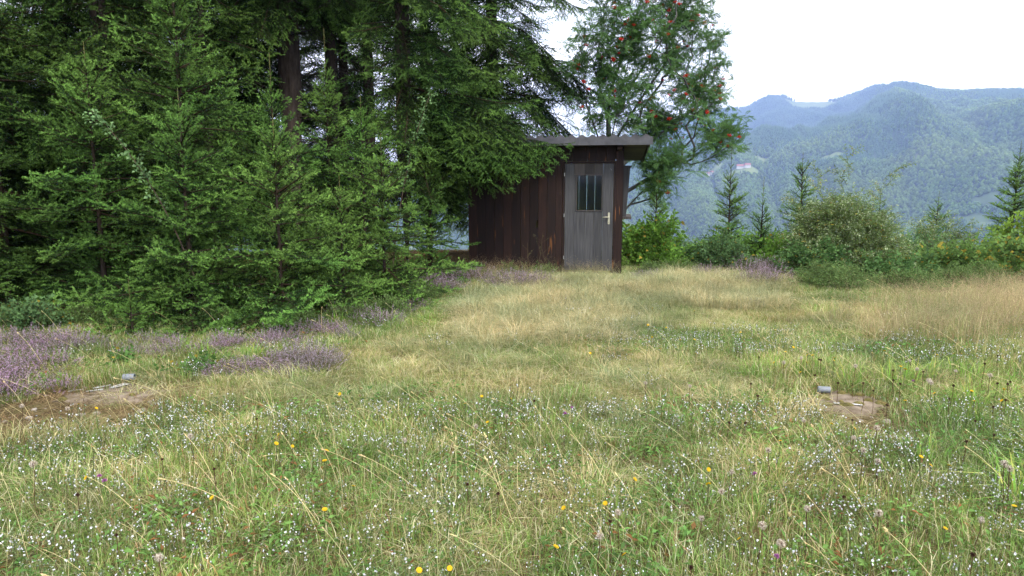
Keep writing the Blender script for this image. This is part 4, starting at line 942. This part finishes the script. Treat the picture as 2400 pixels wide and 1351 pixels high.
def eyebright(seed, nst=15, fl=5):
    q = np.random.default_rng(seed); mb = MB(); V, F, C = [], [], []; FP = []; LP = []; LD = []
    for k in range(nst):
        a = q.uniform(0, 6.28); b_ = np.array([math.cos(a), math.sin(a), 0]) * 0.17 * q.random() ** 0.5; h = q.uniform(0.06, 0.15); t = b_ + np.array([q.normal(0, .02), q.normal(0, .02), h])
        mb.tube([b_, t], [0.0012, 0.0008], 3, (0.13, 0.12, 0.05), False)
        for i in range(10): LP.append(b_ + (t - b_) * q.uniform(0.2, 1)); LD.append(unit(q.normal(size=3) + [0, 0, 0.3]))
        for i in range(q.integers(2, fl)): FP.append(b_ + (t - b_) * q.uniform(0.6, 1.05) + q.normal(0, 0.007, 3))
    FP = np.array(FP); n_ = len(FP); nrm = unit(q.normal(0, 1, (n_, 3)) * [1, 1, 0.4] + [0, 0, 0.5]); u = unit(np.cross(nrm, q.normal(size=(n_, 3)))); w = np.cross(nrm, u); s = 0.0043 * q.uniform(0.7, 1.2, (n_, 1))
    fv = np.stack([FP - u * s, FP + w * s * 0.9 + nrm * s * .3, FP + u * s, FP - w * s * 1.2], 1).reshape(-1, 3); i = np.arange(n_)[:, None] * 4; ff = np.concatenate([i + [0, 1, 2], i + [0, 2, 3]])
    fc = np.repeat(np.array([0.80, 0.79, 0.82]) * q.uniform(0.85, 1.05, (n_, 1)), 4, 0)
    lv, lf = leaf_tris(np.array(LP), np.array(LD), np.tile([0, 0, 1.], (len(LP), 1)), np.full(len(LP), 0.011), np.full(len(LP), 0.007)); lc = np.tile([0.14, 0.20, 0.075], (len(lv), 1))
    tri = np.array([(f_[0], f_[i], f_[i + 1]) for f_ in mb.f for i in range(1, len(f_) - 1)])
    return source('eyebright', mesh('eyebright', np.vstack([fv, lv, mb.v]), np.vstack([ff, lf + len(fv), tri + len(fv) + len(lv)]), M['flower'], np.vstack([fc, lc, mb.c])))

LIB = dict(
    green=[blades(620, 0.23, 0.03, 0.125, 0.0016, 0.55, [GRN, YGR, PAL, (0.40, 0.33, 0.195, 1.6), BRN, (0.15, 0.24, 0.06, 3)], s, 0.35) for s in (1, 2, 3, 4, 5)],
    lush=[blades(70, 0.10, 0.10, 0.26, 0.0034, 0.8, [(0.14, 0.26, 0.045, 4), YGR, (0.3, 0.3, 0.08, 1)], s) for s in (5, 6)],
    straw=[blades(230, 0.13, 0.09, 0.25, 0.0014, 0.85, [TAN, PAL, (0.26, 0.235, 0.115, 3), BLU], s, 0.8) for s in (7, 8, 9)],
    mat_=[blades(640, 0.23, 0.03, 0.11, 0.0014, 1.0, [TAN, PAL, (0.30, 0.25, 0.125, 4), (0.125, 0.185, 0.045, 2), YGR], s, 0.9) for s in (10, 11, 12)],
    core=[blades(170, 0.07, 0.07, 0.19, 0.0015, 0.9, [BLU, (0.12, 0.165, 0.075, 3), TAN], s, 0.9) for s in (13, 14)],
    hair=[blades(46, 0.14, 0.28, 0.55, 0.0012, 0.45, [(0.33, 0.25, 0.15, 3), TAN, (0.24, 0.17, 0.10, 2), YGR], s, 0.8, extra=panicle) for s in (15, 16, 17)],
    herb=[herb(18), herb(19), herb(20, 100, 0.2, (0.10, 0.19, 0.05), 0.035)],
    eye=[eyebright(21), eyebright(22), eyebright(23), eyebright(24)])
def one_stem(seed, L):
    q = np.random.default_rng(seed); s = np.linspace(0, 1, 8)[:, None]; d = np.array([L * q.uniform(0.5, 0.85), 0, L * q.uniform(0.45, 0.75)])
    pts = d * s + np.array([-0.06 * L, 0, 0.10 * L]) * (s * (1 - s)) * 2; mb = MB(); mb.tube(pts, np.linspace(0.0015, 0.0009, 8), 3, (0.52, 0.44, 0.26), False)
    V2, F2, C2 = spike(q, pts[-1:], pts[-1:] - (pts[-1] - pts[-3]) * 1.2)
    tri = np.array([(f_[0], f_[i], f_[i + 1]) for f_ in mb.f for i in range(1, len(f_) - 1)])
    return source('stem', mesh('stem', np.vstack([mb.v, V2]), np.vstack([tri, F2 + len(mb.v)]), M['grass'], np.vstack([mb.c, C2])))
LIB['stem'] = [one_stem(30 + k, L) for k, L in enumerate((0.35, 0.45, 0.55, 0.6, 0.4))]

def jit(x0, x1, y0, y1, sp, seed):
    q = np.random.default_rng(seed); X, Y = np.meshgrid(np.arange(x0, x1, sp), np.arange(y0, y1, sp)); X = X.ravel() + q.uniform(-.5, .5, X.size) * sp; Y = Y.ravel() + q.uniform(-.5, .5, X.size) * sp
    k = (np.abs(X) < 1.05 * Y + 1.5); return X[k], Y[k], q
BARE = [(-3.2, 4.95, 0.8, 0.5), (-3.7, 4.5, 0.95, 0.42), (-3.0, 4.65, 0.6, 0.35), (2.42, 4.72, 0.48, 0.42), (2.36, 4.25, 0.32, 0.38)]
def inside(X, Y, E, k=1.0, sharp=4):
    m = np.zeros(len(X))
    for (cx, cy_, rx, ry) in E: m = np.maximum(m, np.clip((k - np.sqrt(((X - cx) / rx) ** 2 + ((Y - cy_) / ry) ** 2)) * sharp, 0, 1))
    return m
def shed_mask(X, Y):
    dx, dy = X - SHED_O[0], Y - SHED_O[1]; lx = dx * math.cos(SHED_A) - dy * math.sin(SHED_A); ly = dx * math.sin(SHED_A) + dy * math.cos(SHED_A)
    return (lx > -0.05) & (lx < SHED_W + 0.05) & (ly > -0.04) & (ly < SHED_D + 0.05)
def wood_edge(X, Y):        # > 0 under the spruces
    return np.clip((Y - (7.35 + 0.95 * np.maximum(0, X + 3.4) + 0.12 * (X + 3.4))) * 1.2, 0, 1) * (X < -0.55)
STRAW = [(0.5, 8.6, 1.3, 2.2), (1.1, 10.2, 1.6, 1.2), (-0.1, 7.2, 0.6, 0.7), (3.2, 10.8, 1.5, 0.9), (2.6, 9.3, 1.2, 0.9)]
DRY = [(-0.6, 5.5, 2.6, 1.0), (1.2, 5.8, 1.2, 0.9), (-0.5, 5.7, 2.4, 0.6), (0.6, 5.2, 1.9, 0.5), (2.8, 10.0, 1.8, 2.2), (4.0, 8.0, 1.2, 1.2), (1.4, 8.2, 1.6, 1.0), (-0.9, 6.4, 0.9, 0.8), (1.9, 5.6, 0.5, 0.5), (-3.1, 4.3, 0.8, 0.3)]
HAIR = [(6.2, 8.3, 2.4, 1.3), (5.2, 7.5, 1.8, 0.9), (8.2, 9.3, 2.4, 1.4), (4.4, 6.9, 1.3, 0.6)]
FLOW = [(2.4, 6.6, 1.6, 0.75), (3.6, 6.2, 1.2, 0.6), (1.3, 6.9, 0.8, 0.5)]
def put(name, key, X, Y, q, s0, s1, lab, cat, lean=None):
    V_ = LIB[key]; n_ = len(X)
    rot = np.stack([q.normal(0, 0.08, n_), q.normal(0, 0.08, n_), q.uniform(0, 6.283, n_)], -1)
    if lean is not None: rot[:, 2] = q.normal(lean[0], lean[1], n_)
    s = q.uniform(s0, s1, n_)
    return tag(scatter(name, V_, np.stack([X, Y, gz(X, Y)], -1), rot, np.stack([s, s, s * q.uniform(0.8, 1.2, n_)], -1), q.integers(0, len(V_), n_)), lab, cat, kind='stuff')
X, Y, q = jit(-9, 12, 1.4, 15.5, 0.24, 1)
ok = ~shed_mask(X, Y) & (q.random(len(X)) > 0.95 * inside(X, Y, BARE)) & (q.random(len(X)) > 0.93 * wood_edge(X, Y))
X, Y = X[ok], Y[ok]
nz_ = fbm(X * 0.8, Y * 0.8, 3); dry = np.clip(0.18 - 0.12 * (Y < 4.5) - 0.12 * ((X > 2) & (Y < 7)) + inside(X, Y, DRY, sharp=2) * 1.0 + inside(X, Y, STRAW, sharp=2) * 0.6 + 1.1 * nz_, 0, 1)
u = q.random(len(X)); hairz = inside(X, Y, HAIR); flow = inside(X, Y, FLOW)
isdry = (u < dry * 0.9) & (flow < 0.5)
put('dry_grass', 'mat_', X[isdry], Y[isdry], q, 0.85, 1.3, 'short bleached grass mat across the middle of the meadow', 'grass')
g_ = ~isdry
put('meadow_grass', 'green', X[g_], Y[g_], q, 0.8, 1.25, 'short green and yellow meadow grass', 'grass')
X, Y, q = jit(-9, 12, 1.4, 15.5, 0.27, 2)
ok = ~shed_mask(X, Y) & (inside(X, Y, BARE) < 0.3) & (q.random(len(X)) > 0.7 * wood_edge(X, Y)); X, Y = X[ok], Y[ok]
pr_ = 0.45 + 0.9 * fbm(X * 1.1 + 30, Y * 1.1, 3) + 0.4 * (Y < 5) + 0.5 * inside(X, Y, FLOW) - 0.5 * inside(X, Y, DRY) - 0.5 * inside(X, Y, STRAW); k = q.random(len(X)) < pr_
put('meadow_herbs', 'herb', X[k], Y[k], q, 0.7, 1.25, 'small leafy herbs and clover low in the meadow', 'herbs')
X, Y, q = jit(-1.5, 5.5, 5.8, 12.6, 0.15, 3); k = ~shed_mask(X, Y) & (q.random(len(X)) < 0.9 * inside(X, Y, STRAW)); X, Y = X[k], Y[k]
put('straw_grass', 'straw', X, Y, q, 0.8, 1.35, 'pale straw coloured grass tufts in front of the shed', 'grass')
X, Y, q = jit(-3, 6, 4.4, 13, 0.45, 4); k = ~shed_mask(X, Y) & (q.random(len(X)) < 0.28) & (wood_edge(X, Y) < 0.4); X, Y = X[k], Y[k]
put('tussock_grass', 'core', X, Y, q, 0.7, 1.3, 'blue green fine grass tussocks scattered over the dry turf', 'grass')
X, Y, q = jit(2.5, 12, 5.6, 12.5, 0.14, 5); k = q.random(len(X)) < 0.8 * inside(X, Y, HAIR, sharp=1.3); X, Y = X[k], Y[k]
put('hair_grass', 'hair', X, Y, q, 0.5, 0.95, 'tall feathery red brown grass before the low thicket', 'grass')
X, Y, q = jit(-1.6, 1.9, 11.2, 12.3, 0.17, 6); k = ~shed_mask(X, Y) & (q.random(len(X)) < 0.5); X, Y = X[k], Y[k]
put('hair_grass', 'hair', X, Y, q, 0.5, 0.8, 'thin nodding grass along the foot of the shed wall', 'grass')
X, Y, q = jit(-5, 6, 1.5, 8, 0.3, 7); pr_ = 0.8 * inside(X, Y, [(3.4, 4.9, 1.1, 0.8), (2.8, 3.6, 0.6, 0.7), (2.4, 5.4, 0.7, 0.3), (-1.6, 7.6, 0.8, 0.5), (-2.8, 6.2, 0.7, 0.4)]) * (inside(X, Y, BARE, 1.15) < 0.2); k = (q.random(len(X)) < pr_) & (inside(X, Y, BARE) < 0.2); X, Y = X[k], Y[k]
put('lush_grass', 'lush', X, Y, q, 0.6, 1.15, 'tufts of bright green broad bladed grass around the mossy slab', 'grass')
X, Y, q = jit(-7, 8, 1.5, 8.5, 0.18, 8); pr_ = np.where(Y < 4.6, 0.55 + 1.6 * fbm(X * 0.9 + 3, Y * 0.9 + 8, 3), -0.02 + 0.5 * fbm(X * 0.9 + 3, Y * 0.9 + 8, 3)) + 0.45 * inside(X, Y, FLOW) + 0.25 * inside(X, Y, [(3.2, 3.2, 1.4, 1.0), (-1.6, 2.9, 1.0, 0.6)]); k = (q.random(len(X)) < pr_) & (inside(X, Y, BARE) < 0.3) & (wood_edge(X, Y) < 0.1); X, Y = X[k], Y[k]
put('eyebright_flowers', 'eye', X, Y, q, 0.8, 1.25, 'masses of tiny white eyebright flowers in the meadow', 'flowers')
X, Y, q = jit(-6, 8, 1.5, 9.5, 0.22, 9); k = (q.random(len(X)) < np.where(Y < 5.5, 0.62, 0.22)) & (wood_edge(X, Y) < 0.3); X, Y = X[k], Y[k]
put('dead_stems', 'stem', X, Y, q, 0.6, 1.15, 'long bleached grass stems arching over the meadow', 'grass', lean=(math.pi, 0.75))

# ---- heather
def heather(seed, n_=85, rad=0.2, h0=0.10, h1=0.24, vivid=1.0):
    q = np.random.default_rng(seed); a = q.uniform(0, 6.28, n_); r_ = rad * np.sqrt(q.random(n_)); base = np.stack([r_ * np.cos(a), r_ * np.sin(a), 0 * a], -1) * 0.8
    h = (h1 - (h1 - h0) * (r_ / rad) ** 2) * q.uniform(0.5, 1.25, n_); tip = base + np.stack([np.cos(a) * r_ * 0.7, np.sin(a) * r_ * 0.7, h], -1) + q.normal(0, 0.03, (n_, 3)); tip[:, 2] = h
    out = []
    for (lo, hi, per, col, sz, jt) in ((0.02, 0.8, 34, (0.085, 0.10, 0.04), 0.010, 0.016), (0.45, 1.0, 30, (0.42 * vivid, 0.31, 0.395 * vivid), 0.009, 0.004)):
        k = np.repeat(np.arange(n_), per); m = len(k); t = q.uniform(lo, hi, m)[:, None]; P = base[k] + (tip - base)[k] * t + q.normal(0, jt, (m, 3)); P[:, 2] = np.maximum(P[:, 2], 0.003); d = unit(unit((tip - base)[k]) + q.normal(0, 0.7, (m, 3))); w = unit(np.cross(d, q.normal(size=(m, 3)))) * sz * 0.35
        V = np.stack([P - w, P + w, P + d * sz], 1).reshape(-1, 3); C = np.array(col) * q.uniform(0.65, 1.3, (m, 1))
        br = q.random(m) < 0.22; C[br] = np.array([0.17, 0.11, 0.06]) * q.uniform(0.6, 1.2, (br.sum(), 1))
        out.append((V, np.arange(3 * m).reshape(-1, 3), np.repeat(C, 3, 0)))
    return [mesh(nm, *o[:2], M['flower'], o[2]) for nm, o in zip(('foliage', 'blossoms'), out)]
HV = [heather(1, vivid=1.12), heather(2), heather(3, vivid=0.9), heather(4, 60, 0.17, 0.08, 0.16)]
q = np.random.default_rng(9)
def drift(E, count, lab, grp, smin, smax, vs):
    for k in range(count):
        cx, cy_, rx, ry = E[k % len(E)]; d = unit(q.normal(size=2)) * q.random() ** 0.5; x, y = cx + d[0] * rx, cy_ + d[1] * ry
        if shed_mask(np.array([x]), np.array([y]))[0]: continue
        v_ = HV[vs[k % len(vs)]]; s = q.uniform(smin, smax); t = thing('heather_clump', lab, 'heather', gp(x, y, -0.01), q.uniform(0, 6), grp, s)
        for me in v_: tag(obj(me.name, me, t), kind='stuff')
drift([(-4.25, 5.55, 0.45, 0.4), (-4.0, 5.2, 0.4, 0.25)], 14, 'vivid purple heather clump beside the bare soil patch', 'vivid heather by the bare soil', 0.7, 1.05, (0, 0, 1))
drift([(-4.9, 6.4, 0.8, 0.35), (-3.9, 6.5, 0.7, 0.35), (-3.2, 6.6, 0.6, 0.3), (-2.5, 6.75, 0.6, 0.25), (-2.0, 7.1, 0.4, 0.25)], 52, 'purple heather clump in the drift below the spruce boughs', 'heather drift below the spruces', 0.45, 0.95, (1, 2, 3, 0))
drift([(-2.3, 5.75, 0.45, 0.25), (-1.8, 5.95, 0.4, 0.2)], 15, 'low pale heather clump out in the grass right of the concrete slab', 'low heather in the grass', 0.7, 1.0, (3, 2))
drift([(-1.75, 7.9, 0.4, 0.35), (-1.4, 8.5, 0.35, 0.4)], 10, 'heather clump along the grass edge below the low broad spruce', 'heather below the broad spruce', 0.7, 1.1, (1, 3))
drift([(-0.6, 11.1, 0.55, 0.45), (0.0, 10.6, 0.6, 0.4), (-1.0, 10.3, 0.3, 0.4)], 20, 'faded heather clump in the patch at the shed corner', 'heather at the shed corner', 0.9, 1.35, (2, 1))
drift([(4.2, 11.0, 0.35, 0.4), (4.5, 12.2, 0.4, 0.3)], 9, 'mauve heather clump before the low thicket', 'heather before the thicket', 1.0, 1.5, (1, 2))
drift([(3.35, 11.5, 0.15, 0.1)], 2, 'round heather clump alone in the dry grass', 'lone round heather', 1.0, 1.3, (1,))
drift([(2.9, 8.9, 0.3, 0.12)], 4, 'flat pink heather clump low in the dry turf', 'flat heather in the turf', 0.6, 0.8, (3,))
drift([(2.3, 11.4, 0.25, 0.2)], 3, 'brownish heather clump right of the shed door', 'heather right of the door', 0.8, 1.0, (2,))

# ---- single flowers
def at_h(px, py, z):
    u = (px - 1200) / 1600; v = (675.5 - py) / 1600; c, s = math.cos(PITCH), math.sin(PITCH); t = (z - CAM_H) / (-s + c * v); return u * t, (c + s * v) * t
def flower_meshes(kind):
    q = np.random.default_rng(3); mb = MB()
    if kind == 'hawkbit':
        for ring, (r0, r1, z, n_) in enumerate(((0.002, 0.0135, 0.004, 16), (0.001, 0.009, 0.006, 11))):
            for k in range(n_):
                a = k * 6.283 / n_ + ring * 0.2; d = np.array([math.cos(a), math.sin(a), 0]); s = np.array([-d[1], d[0], 0]) * 0.0026
                mb.add([d * r0 - s * .4 + [0, 0, z], d * r0 + s * .4 + [0, 0, z], d * r1 + s + [0, 0, z + .003], d * r1 - s + [0, 0, z + .003]], [(0, 1, 2, 3)], (0.62, 0.40, 0.012))
        mb.tube([(0, 0, -0.010), (0, 0, 0.004)], [0.002, 0.005], 6, (0.08, 0.12, 0.03))
    elif kind == 'seed':
        for k in range(150):
            d = unit(q.normal(size=3)); s = unit(np.cross(d, q.normal(size=3))) * 0.0011; mb.add([-s, s, d * 0.0155], [(0, 1, 2)], np.array([0.52, 0.43, 0.34]) * q.uniform(.8, 1.15))
            if k % 2: e = d * 0.0155; u = unit(np.cross(d, q.normal(size=3))) * 0.003; mb.add([e - u, e + u, e + np.cross(u, d)], [(0, 1, 2)], (0.58, 0.5, 0.41))
        mb.tube([(0, 0, -0.012), (0, 0, 0.001)], [0.002, 0.0045], 6, (0.13, 0.08, 0.04))
    elif kind == 'clover':
        for k in range(110):
            d = unit(q.normal(size=3)); d[2] = abs(d[2]) * 1.2 - 0.25; s = unit(np.cross(d, q.normal(size=3))) * 0.0022; mb.add([d * 0.003 - s, d * 0.003 + s, d * 0.0125], [(0, 1, 2)], np.array([0.42, 0.15, 0.36]) * q.uniform(.75, 1.2))
    else:
        for k in range(80):
            d = unit(q.normal(size=3)); s = unit(np.cross(d, q.normal(size=3))) * 0.003; mb.add([-s, s, d * 0.010], [(0, 1, 2)], np.array([0.075, 0.035, 0.022]) * q.uniform(.7, 1.3))
    return mb.mesh('flower_head', M['flower'])
mb = MB(); mb.tube([(0, 0, -1.02), (0.03, 0.01, -0.6), (0.0, 0, -0.25), (0, 0, -0.03)], 0.0045, 4, (0.11, 0.12, 0.045)); stem_g = mb.mesh('stem', M['flower'])
mb = MB(); mb.tube([(0, 0, -1.02), (0.03, 0.01, -0.6), (0.0, 0, -0.25), (0, 0, -0.03)], 0.0045, 4, (0.10, 0.055, 0.03)); stem_b = mb.mesh('stem', M['flower'])
def flowers(kind, name, label, cat, group, pts, stem, zz=(0.17, 0.27), big=1.0):
    q = np.random.default_rng(len(pts)); hm = flower_meshes(kind)
    for (px, py) in pts:
        h = q.uniform(*zz); x, y = at_h(px, py, h + 0.0); z0 = float(gz(x, y)); h2 = h - z0
        t = thing(name, label, cat, (x, y, z0), q.uniform(0, 6), group); s = big * q.uniform(0.85, 1.2)
        obj('flower_head', hm, t, (0, 0, h2), (q.normal(0.3, .45), q.normal(0, .45), 0), (s,) * 3); obj('stem', stem, t, (0, 0, h2), (0, 0, 0), (0.4, 0.4, h2))
YEL = [(184, 949), (225, 958), (337, 970), (482, 967), (217, 1049), (203, 1121), (153, 1118), (577, 1024), (654, 1020), (647, 1041), (685, 1047), (498, 1168), (797, 924), (897, 981), (1129, 930), (1197, 936), (716, 1016), (765, 1058), (761, 1082), (828, 1142), (761, 1196), (982, 1338), (1054, 1333), (1322, 1192), (1302, 1284), (1143, 991), (1487, 1125), (1419, 1181), (1661, 1137), (1660, 1101), (1465, 1302),
       (1736, 780), (1817, 775), (1859, 815), (1841, 826), (1893, 833), (1905, 834), (1956, 840), (1954, 846), (1815, 850), (1890, 850), (2044, 829), (2073, 824), (2111, 860), (2122, 867), (1876, 874), (2191, 923), (2122, 941), (2277, 918), (2283, 942), (2352, 913), (2349, 940), (2253, 830), (2196, 833), (2236, 830), (1949, 995), (2002, 1005), (1829, 1035), (2158, 1072), (2225, 1093), (2180, 1092), (2377, 1188), (2215, 1240), (1734, 1265),
       (1519, 763), (1517, 798), (1528, 791), (1449, 801), (1383, 829), (1562, 769), (1578, 796), (1594, 798), (1627, 797), (1677, 798), (1630, 830), (1547, 819), (1530, 723), (1628, 730), (1306, 664), (1355, 665), (1377, 658), (1090, 948)]
flowers('hawkbit', 'hawkbit_flower', 'yellow hawkbit flower on a thin stem in the meadow', 'flower', 'yellow hawkbit flowers in the meadow', YEL, stem_g, big=0.75)
SEED = [(1187, 976), (949, 1031), (1115, 999), (1406, 1257), (1690, 1152), (1644, 1215), (1449, 1201), (2059, 1202), (1787, 1232), (1831, 1274), (1892, 1192), (2300, 1219), (2055, 1003), (2023, 1055), (2001, 1026), (2057, 1081), (1801, 1055), (1715, 1107), (2354, 1087), (2367, 1099), (2131, 846), (2177, 892), (2182, 897), (2149, 865), (1837, 850), (1878, 839), (2005, 858), (1884, 986), (78, 1088), (446, 1022), (373, 1307), (51, 952), (158, 958), (1513, 898), (1617, 905), (2240, 870), (2320, 880)]
flowers('seed', 'seed_head', 'fluffy beige seed head on a dark stem in the meadow', 'seed head', 'fluffy seed heads in the meadow', SEED, stem_b, (0.2, 0.3))
flowers('clover', 'clover_flower', 'pinkish purple clover flower in the meadow', 'flower', 'purple clover flowers', [(233, 1116), (245, 1127), (2140, 893), (1769, 1111), (1820, 1304), (1325, 970), (1340, 955)], stem_g, (0.1, 0.18))
q = np.random.default_rng(4)
flowers('knap', 'dark_seed_head', 'small withered brown flower head in the meadow', 'seed head', 'withered brown flower heads', [(380, 1077), (273, 1254), (502, 1100), (182, 1160), (1095, 1135), (1167, 1157), (602, 982), (1775, 928), (2079, 950), (1910, 880), (1760, 900), (2265, 1035), (1978, 1165), (2280, 1300), (1620, 1330), (1430, 1222), (1252, 940), (2110, 900), (2330, 1020)] + [(int(a), int(b_)) for a, b_ in zip(q.uniform(1650, 2380, 24), q.uniform(800, 1000, 24))], stem_b, (0.15, 0.26))

# ---- old slabs, grey tubes, stones
def slab(label, x, y, rx, ry, seed, mats=('concrete',), streaks=(), moss=0):
    q = np.random.default_rng(seed); n_ = 22; a = np.linspace(0, 6.283, n_, endpoint=False); w = q.uniform(0.6, 1.2, n_); z0 = float(gz(x, y))
    t = thing('concrete_slab', label, 'slab', (x, y, z0 + 0.012)); top = 0.012
    rings = [(1.0, -0.06), (0.97, top - 0.02), (0.86, top), (0.5, top + 0.004), (0.02, top + 0.008)]; V = []; F = []
    for k, (s, z) in enumerate(rings):
        for j in range(n_): V.append((rx * s * w[j] * math.cos(a[j]), ry * s * w[j] * math.sin(a[j]), z + (q.normal(0, 0.004) if 0 < k < 4 else 0)))
    F = [(k * n_ + j, k * n_ + (j + 1) % n_, (k + 1) * n_ + (j + 1) % n_, (k + 1) * n_ + j) for k in range(4) for j in range(n_)]
    obj('block', mesh('block', V, F, M['concrete'], smooth=True), t)
    for (pts, wd) in streaks:
        V = []; m = len(pts)
        for i, p in enumerate(pts):
            d = np.array(pts[min(i + 1, m - 1)]) - np.array(pts[max(i - 1, 0)]); nn_ = unit(np.array([-d[1], d[0]])) * wd * q.uniform(0.5, 1.2); V += [(p[0] + nn_[0], p[1] + nn_[1], top + 0.011), (p[0] - nn_[0], p[1] - nn_[1], top + 0.011)]
        obj('paint_streak', mesh('paint_streak', V, [(2 * i, 2 * i + 1, 2 * i + 3, 2 * i + 2) for i in range(m - 1)], M['paint']), t)
    for k in range(moss):
        mb = MB(); r_ = q.uniform(0.02, 0.05); c = np.array([q.uniform(-.7, .7) * rx, q.uniform(-.7, .7) * ry, top]); m = 9; V = []
        for s, z in ((1, -0.005), (0.8, 0.012), (0.4, 0.02)):
            for j in range(m): V.append(c + [r_ * s * math.cos(j * .698) * q.uniform(.8, 1.2), r_ * s * math.sin(j * .698) * q.uniform(.8, 1.2) * .8, z])
        V.append(c + [0, 0, 0.023]); F = [(i * m + j, i * m + (j + 1) % m, (i + 1) * m + (j + 1) % m, (i + 1) * m + j) for i in range(2) for j in range(m)] + [(2 * m + j, 2 * m + (j + 1) % m, 3 * m) for j in range(m)]
        obj('moss_cushion', mesh('moss_cushion', V, F, M['moss'], smooth=True), t)
    return t
slab('old weathered concrete slab with white paint streaks beside the heather', -3.12, 5.12, 0.42, 0.34, 1, streaks=((((-0.34, 0.02), (-0.30, 0.06), (-0.26, 0.08)), 0.016), (((-0.2, 0.11), (-0.15, 0.15), (-0.11, 0.2)), 0.024), (((-0.2, 0.02), (-0.14, 0.06), (-0.1, 0.08)), 0.022), (((-0.07, 0.12), (-0.03, 0.18), (0.0, 0.24)), 0.034)), moss=3)
slab('small mossy concrete slab half hidden in lush grass', 2.42, 4.78, 0.36, 0.27, 2, moss=16, streaks=((((-0.12, -0.08), (-0.02, -0.1), (0.06, -0.13)), 0.018),))
def tube_piece(label, x, y, z, rz, L=0.088, r_=0.027):
    t = thing('plastic_tube', label, 'tube', (x, y, z), rz); n_ = 20; mb = MB(); V = []; F = []
    prof = [(-L / 2, r_), (-L / 2 + .006, r_ * 1.04), (-L / 4, r_), (0, r_ * 1.03), (L / 4, r_), (L / 2 - .006, r_ * 1.04), (L / 2, r_), (L / 2, r_ * .8), (-L / 2, r_ * .8)]
    for xx, rr in prof:
        for j in range(n_): V.append((xx, rr * math.cos(j * 6.283 / n_), rr * math.sin(j * 6.283 / n_)))
    m = len(prof); F = [(i * n_ + j, i * n_ + (j + 1) % n_, ((i + 1) % m) * n_ + (j + 1) % n_, ((i + 1) % m) * n_ + j) for i in range(m) for j in range(n_)]
    obj('sleeve', mesh('sleeve', V, F, M['pipe'], smooth=True), t)
    mb.tube([(-L * 0.3, 0, r_ * 0.98), (L * 0.3, 0, r_ * 0.98)], 0.0025, 5); mb.build('seam', M['pipe'], t)
    mb = MB(); mb.tube([(L * .2, 0, 0), (L * .21, 0, 0)], r_ * 0.79, 14); mb.build('core', M['dark'], t)
tube_piece('short grey plastic tube lying on the slab with white streaks', -3.16, 5.46, float(gz(-3.16, 5.46)) + 0.055, 0.12)
tube_piece('short grey plastic tube lying on the mossy slab', 2.33, 4.93, float(gz(2.33, 4.93)) + 0.06, -0.25, 0.085, 0.024)
def rock(seed):
    q = np.random.default_rng(seed); V = []; m = 7
    for s, z in ((1, -0.2), (1.0, 0.25), (0.7, 0.55)):
        for j in range(m): V.append((s * math.cos(j * .8976) * q.uniform(.75, 1.2), s * math.sin(j * .8976) * q.uniform(.75, 1.2), z * q.uniform(.8, 1.2)))
    V.append((0, 0, 0.62)); F = [(i * m + j, i * m + (j + 1) % m, (i + 1) * m + (j + 1) % m, (i + 1) * m + j) for i in range(2) for j in range(m)] + [(2 * m + j, 2 * m + (j + 1) % m, 3 * m) for j in range(m)]
    return mesh('stone', V, F, M['stone'], smooth=True)
RK = [rock(1), rock(2), rock(3)]; q = np.random.default_rng(12)
for k in range(70):
    cx, cy_, rx, ry = BARE[k % 5]; x, y = cx + q.uniform(-.8, .8) * rx, cy_ + q.uniform(-.8, .8) * ry; s = 0.006 + 0.026 * q.random() ** 2
    tag(obj('stone', RK[k % 3], None, gp(x, y), (0, 0, q.uniform(0, 6)), (s * 1.3, s, s)), 'small stone on the bare soil patch by the heather' if k % 5 < 3 else 'small stone on the bare soil by the mossy slab', 'stone', 'stones by the heather' if k % 5 < 3 else 'stones by the mossy slab')
# needle and straw litter on bare ground and under the trees
LIB['litter'] = [blades(120, 0.2, 0.01, 0.05, 0.0022, 2.6, [(0.20, 0.13, 0.075, 4), (0.30, 0.22, 0.12, 3), (0.10, 0.06, 0.035, 3)], s, 1.2) for s in (50, 51)]
X, Y, q = jit(-9, 4, 3.6, 17, 0.15, 15); k = ((inside(X, Y, BARE, 1.2) > 0.1) | (wood_edge(X, Y) > 0.2)) & ~shed_mask(X, Y) & (inside(X, Y, [(-3.12, 5.12, 0.28, 0.22), (2.42, 4.78, 0.22, 0.18)]) < 0.3); X, Y = X[k], Y[k]
put('litter', 'litter', X, Y, q, 0.8, 1.2, 'brown needle and straw litter on the bare soil', 'litter')
# weed stalks by the shed wall
q = np.random.default_rng(21)
for k, (x, y, h) in enumerate([(0.42, 11.95, 0.78), (0.25, 11.9, 0.6), (0.6, 11.85, 0.5)]):
    t = thing('weed_stalk', ['tallest dry weed stalk with side twigs against the shed boards', 'thin weed stalk left of the tallest one at the shed boards', 'short weed stalk right of the tallest one at the shed boards'][k], 'weed', gp(x, y)); mb = MB()
    L = np.array([0.12 - 0.1 * k, 0, h]); mb.tube([(0, 0, 0), L * 0.5 + [0.02, 0, 0], L], [0.004, 0.003, 0.0015], 4, (0.12, 0.1, 0.05)); mb.build('stem', M['flower'], t)
    for j in range(6):
        s = q.uniform(0.4, 0.95); b_ = L * s; d = np.array([q.uniform(-.14, .14), q.uniform(-.08, .08), q.uniform(0.06, 0.14)]); mb = MB(); mb.tube([b_, b_ + d], [0.002, 0.001], 3, (0.13, 0.1, 0.05))
        for i in range(5): p = b_ + d * q.uniform(.6, 1) ; e = q.normal(0, .012, 3); mb.add([p, p + e, p + [0, 0, .012]], [(0, 1, 2)], (0.12, 0.12, 0.05))
        mb.build('side_twig', M['flower'], t)
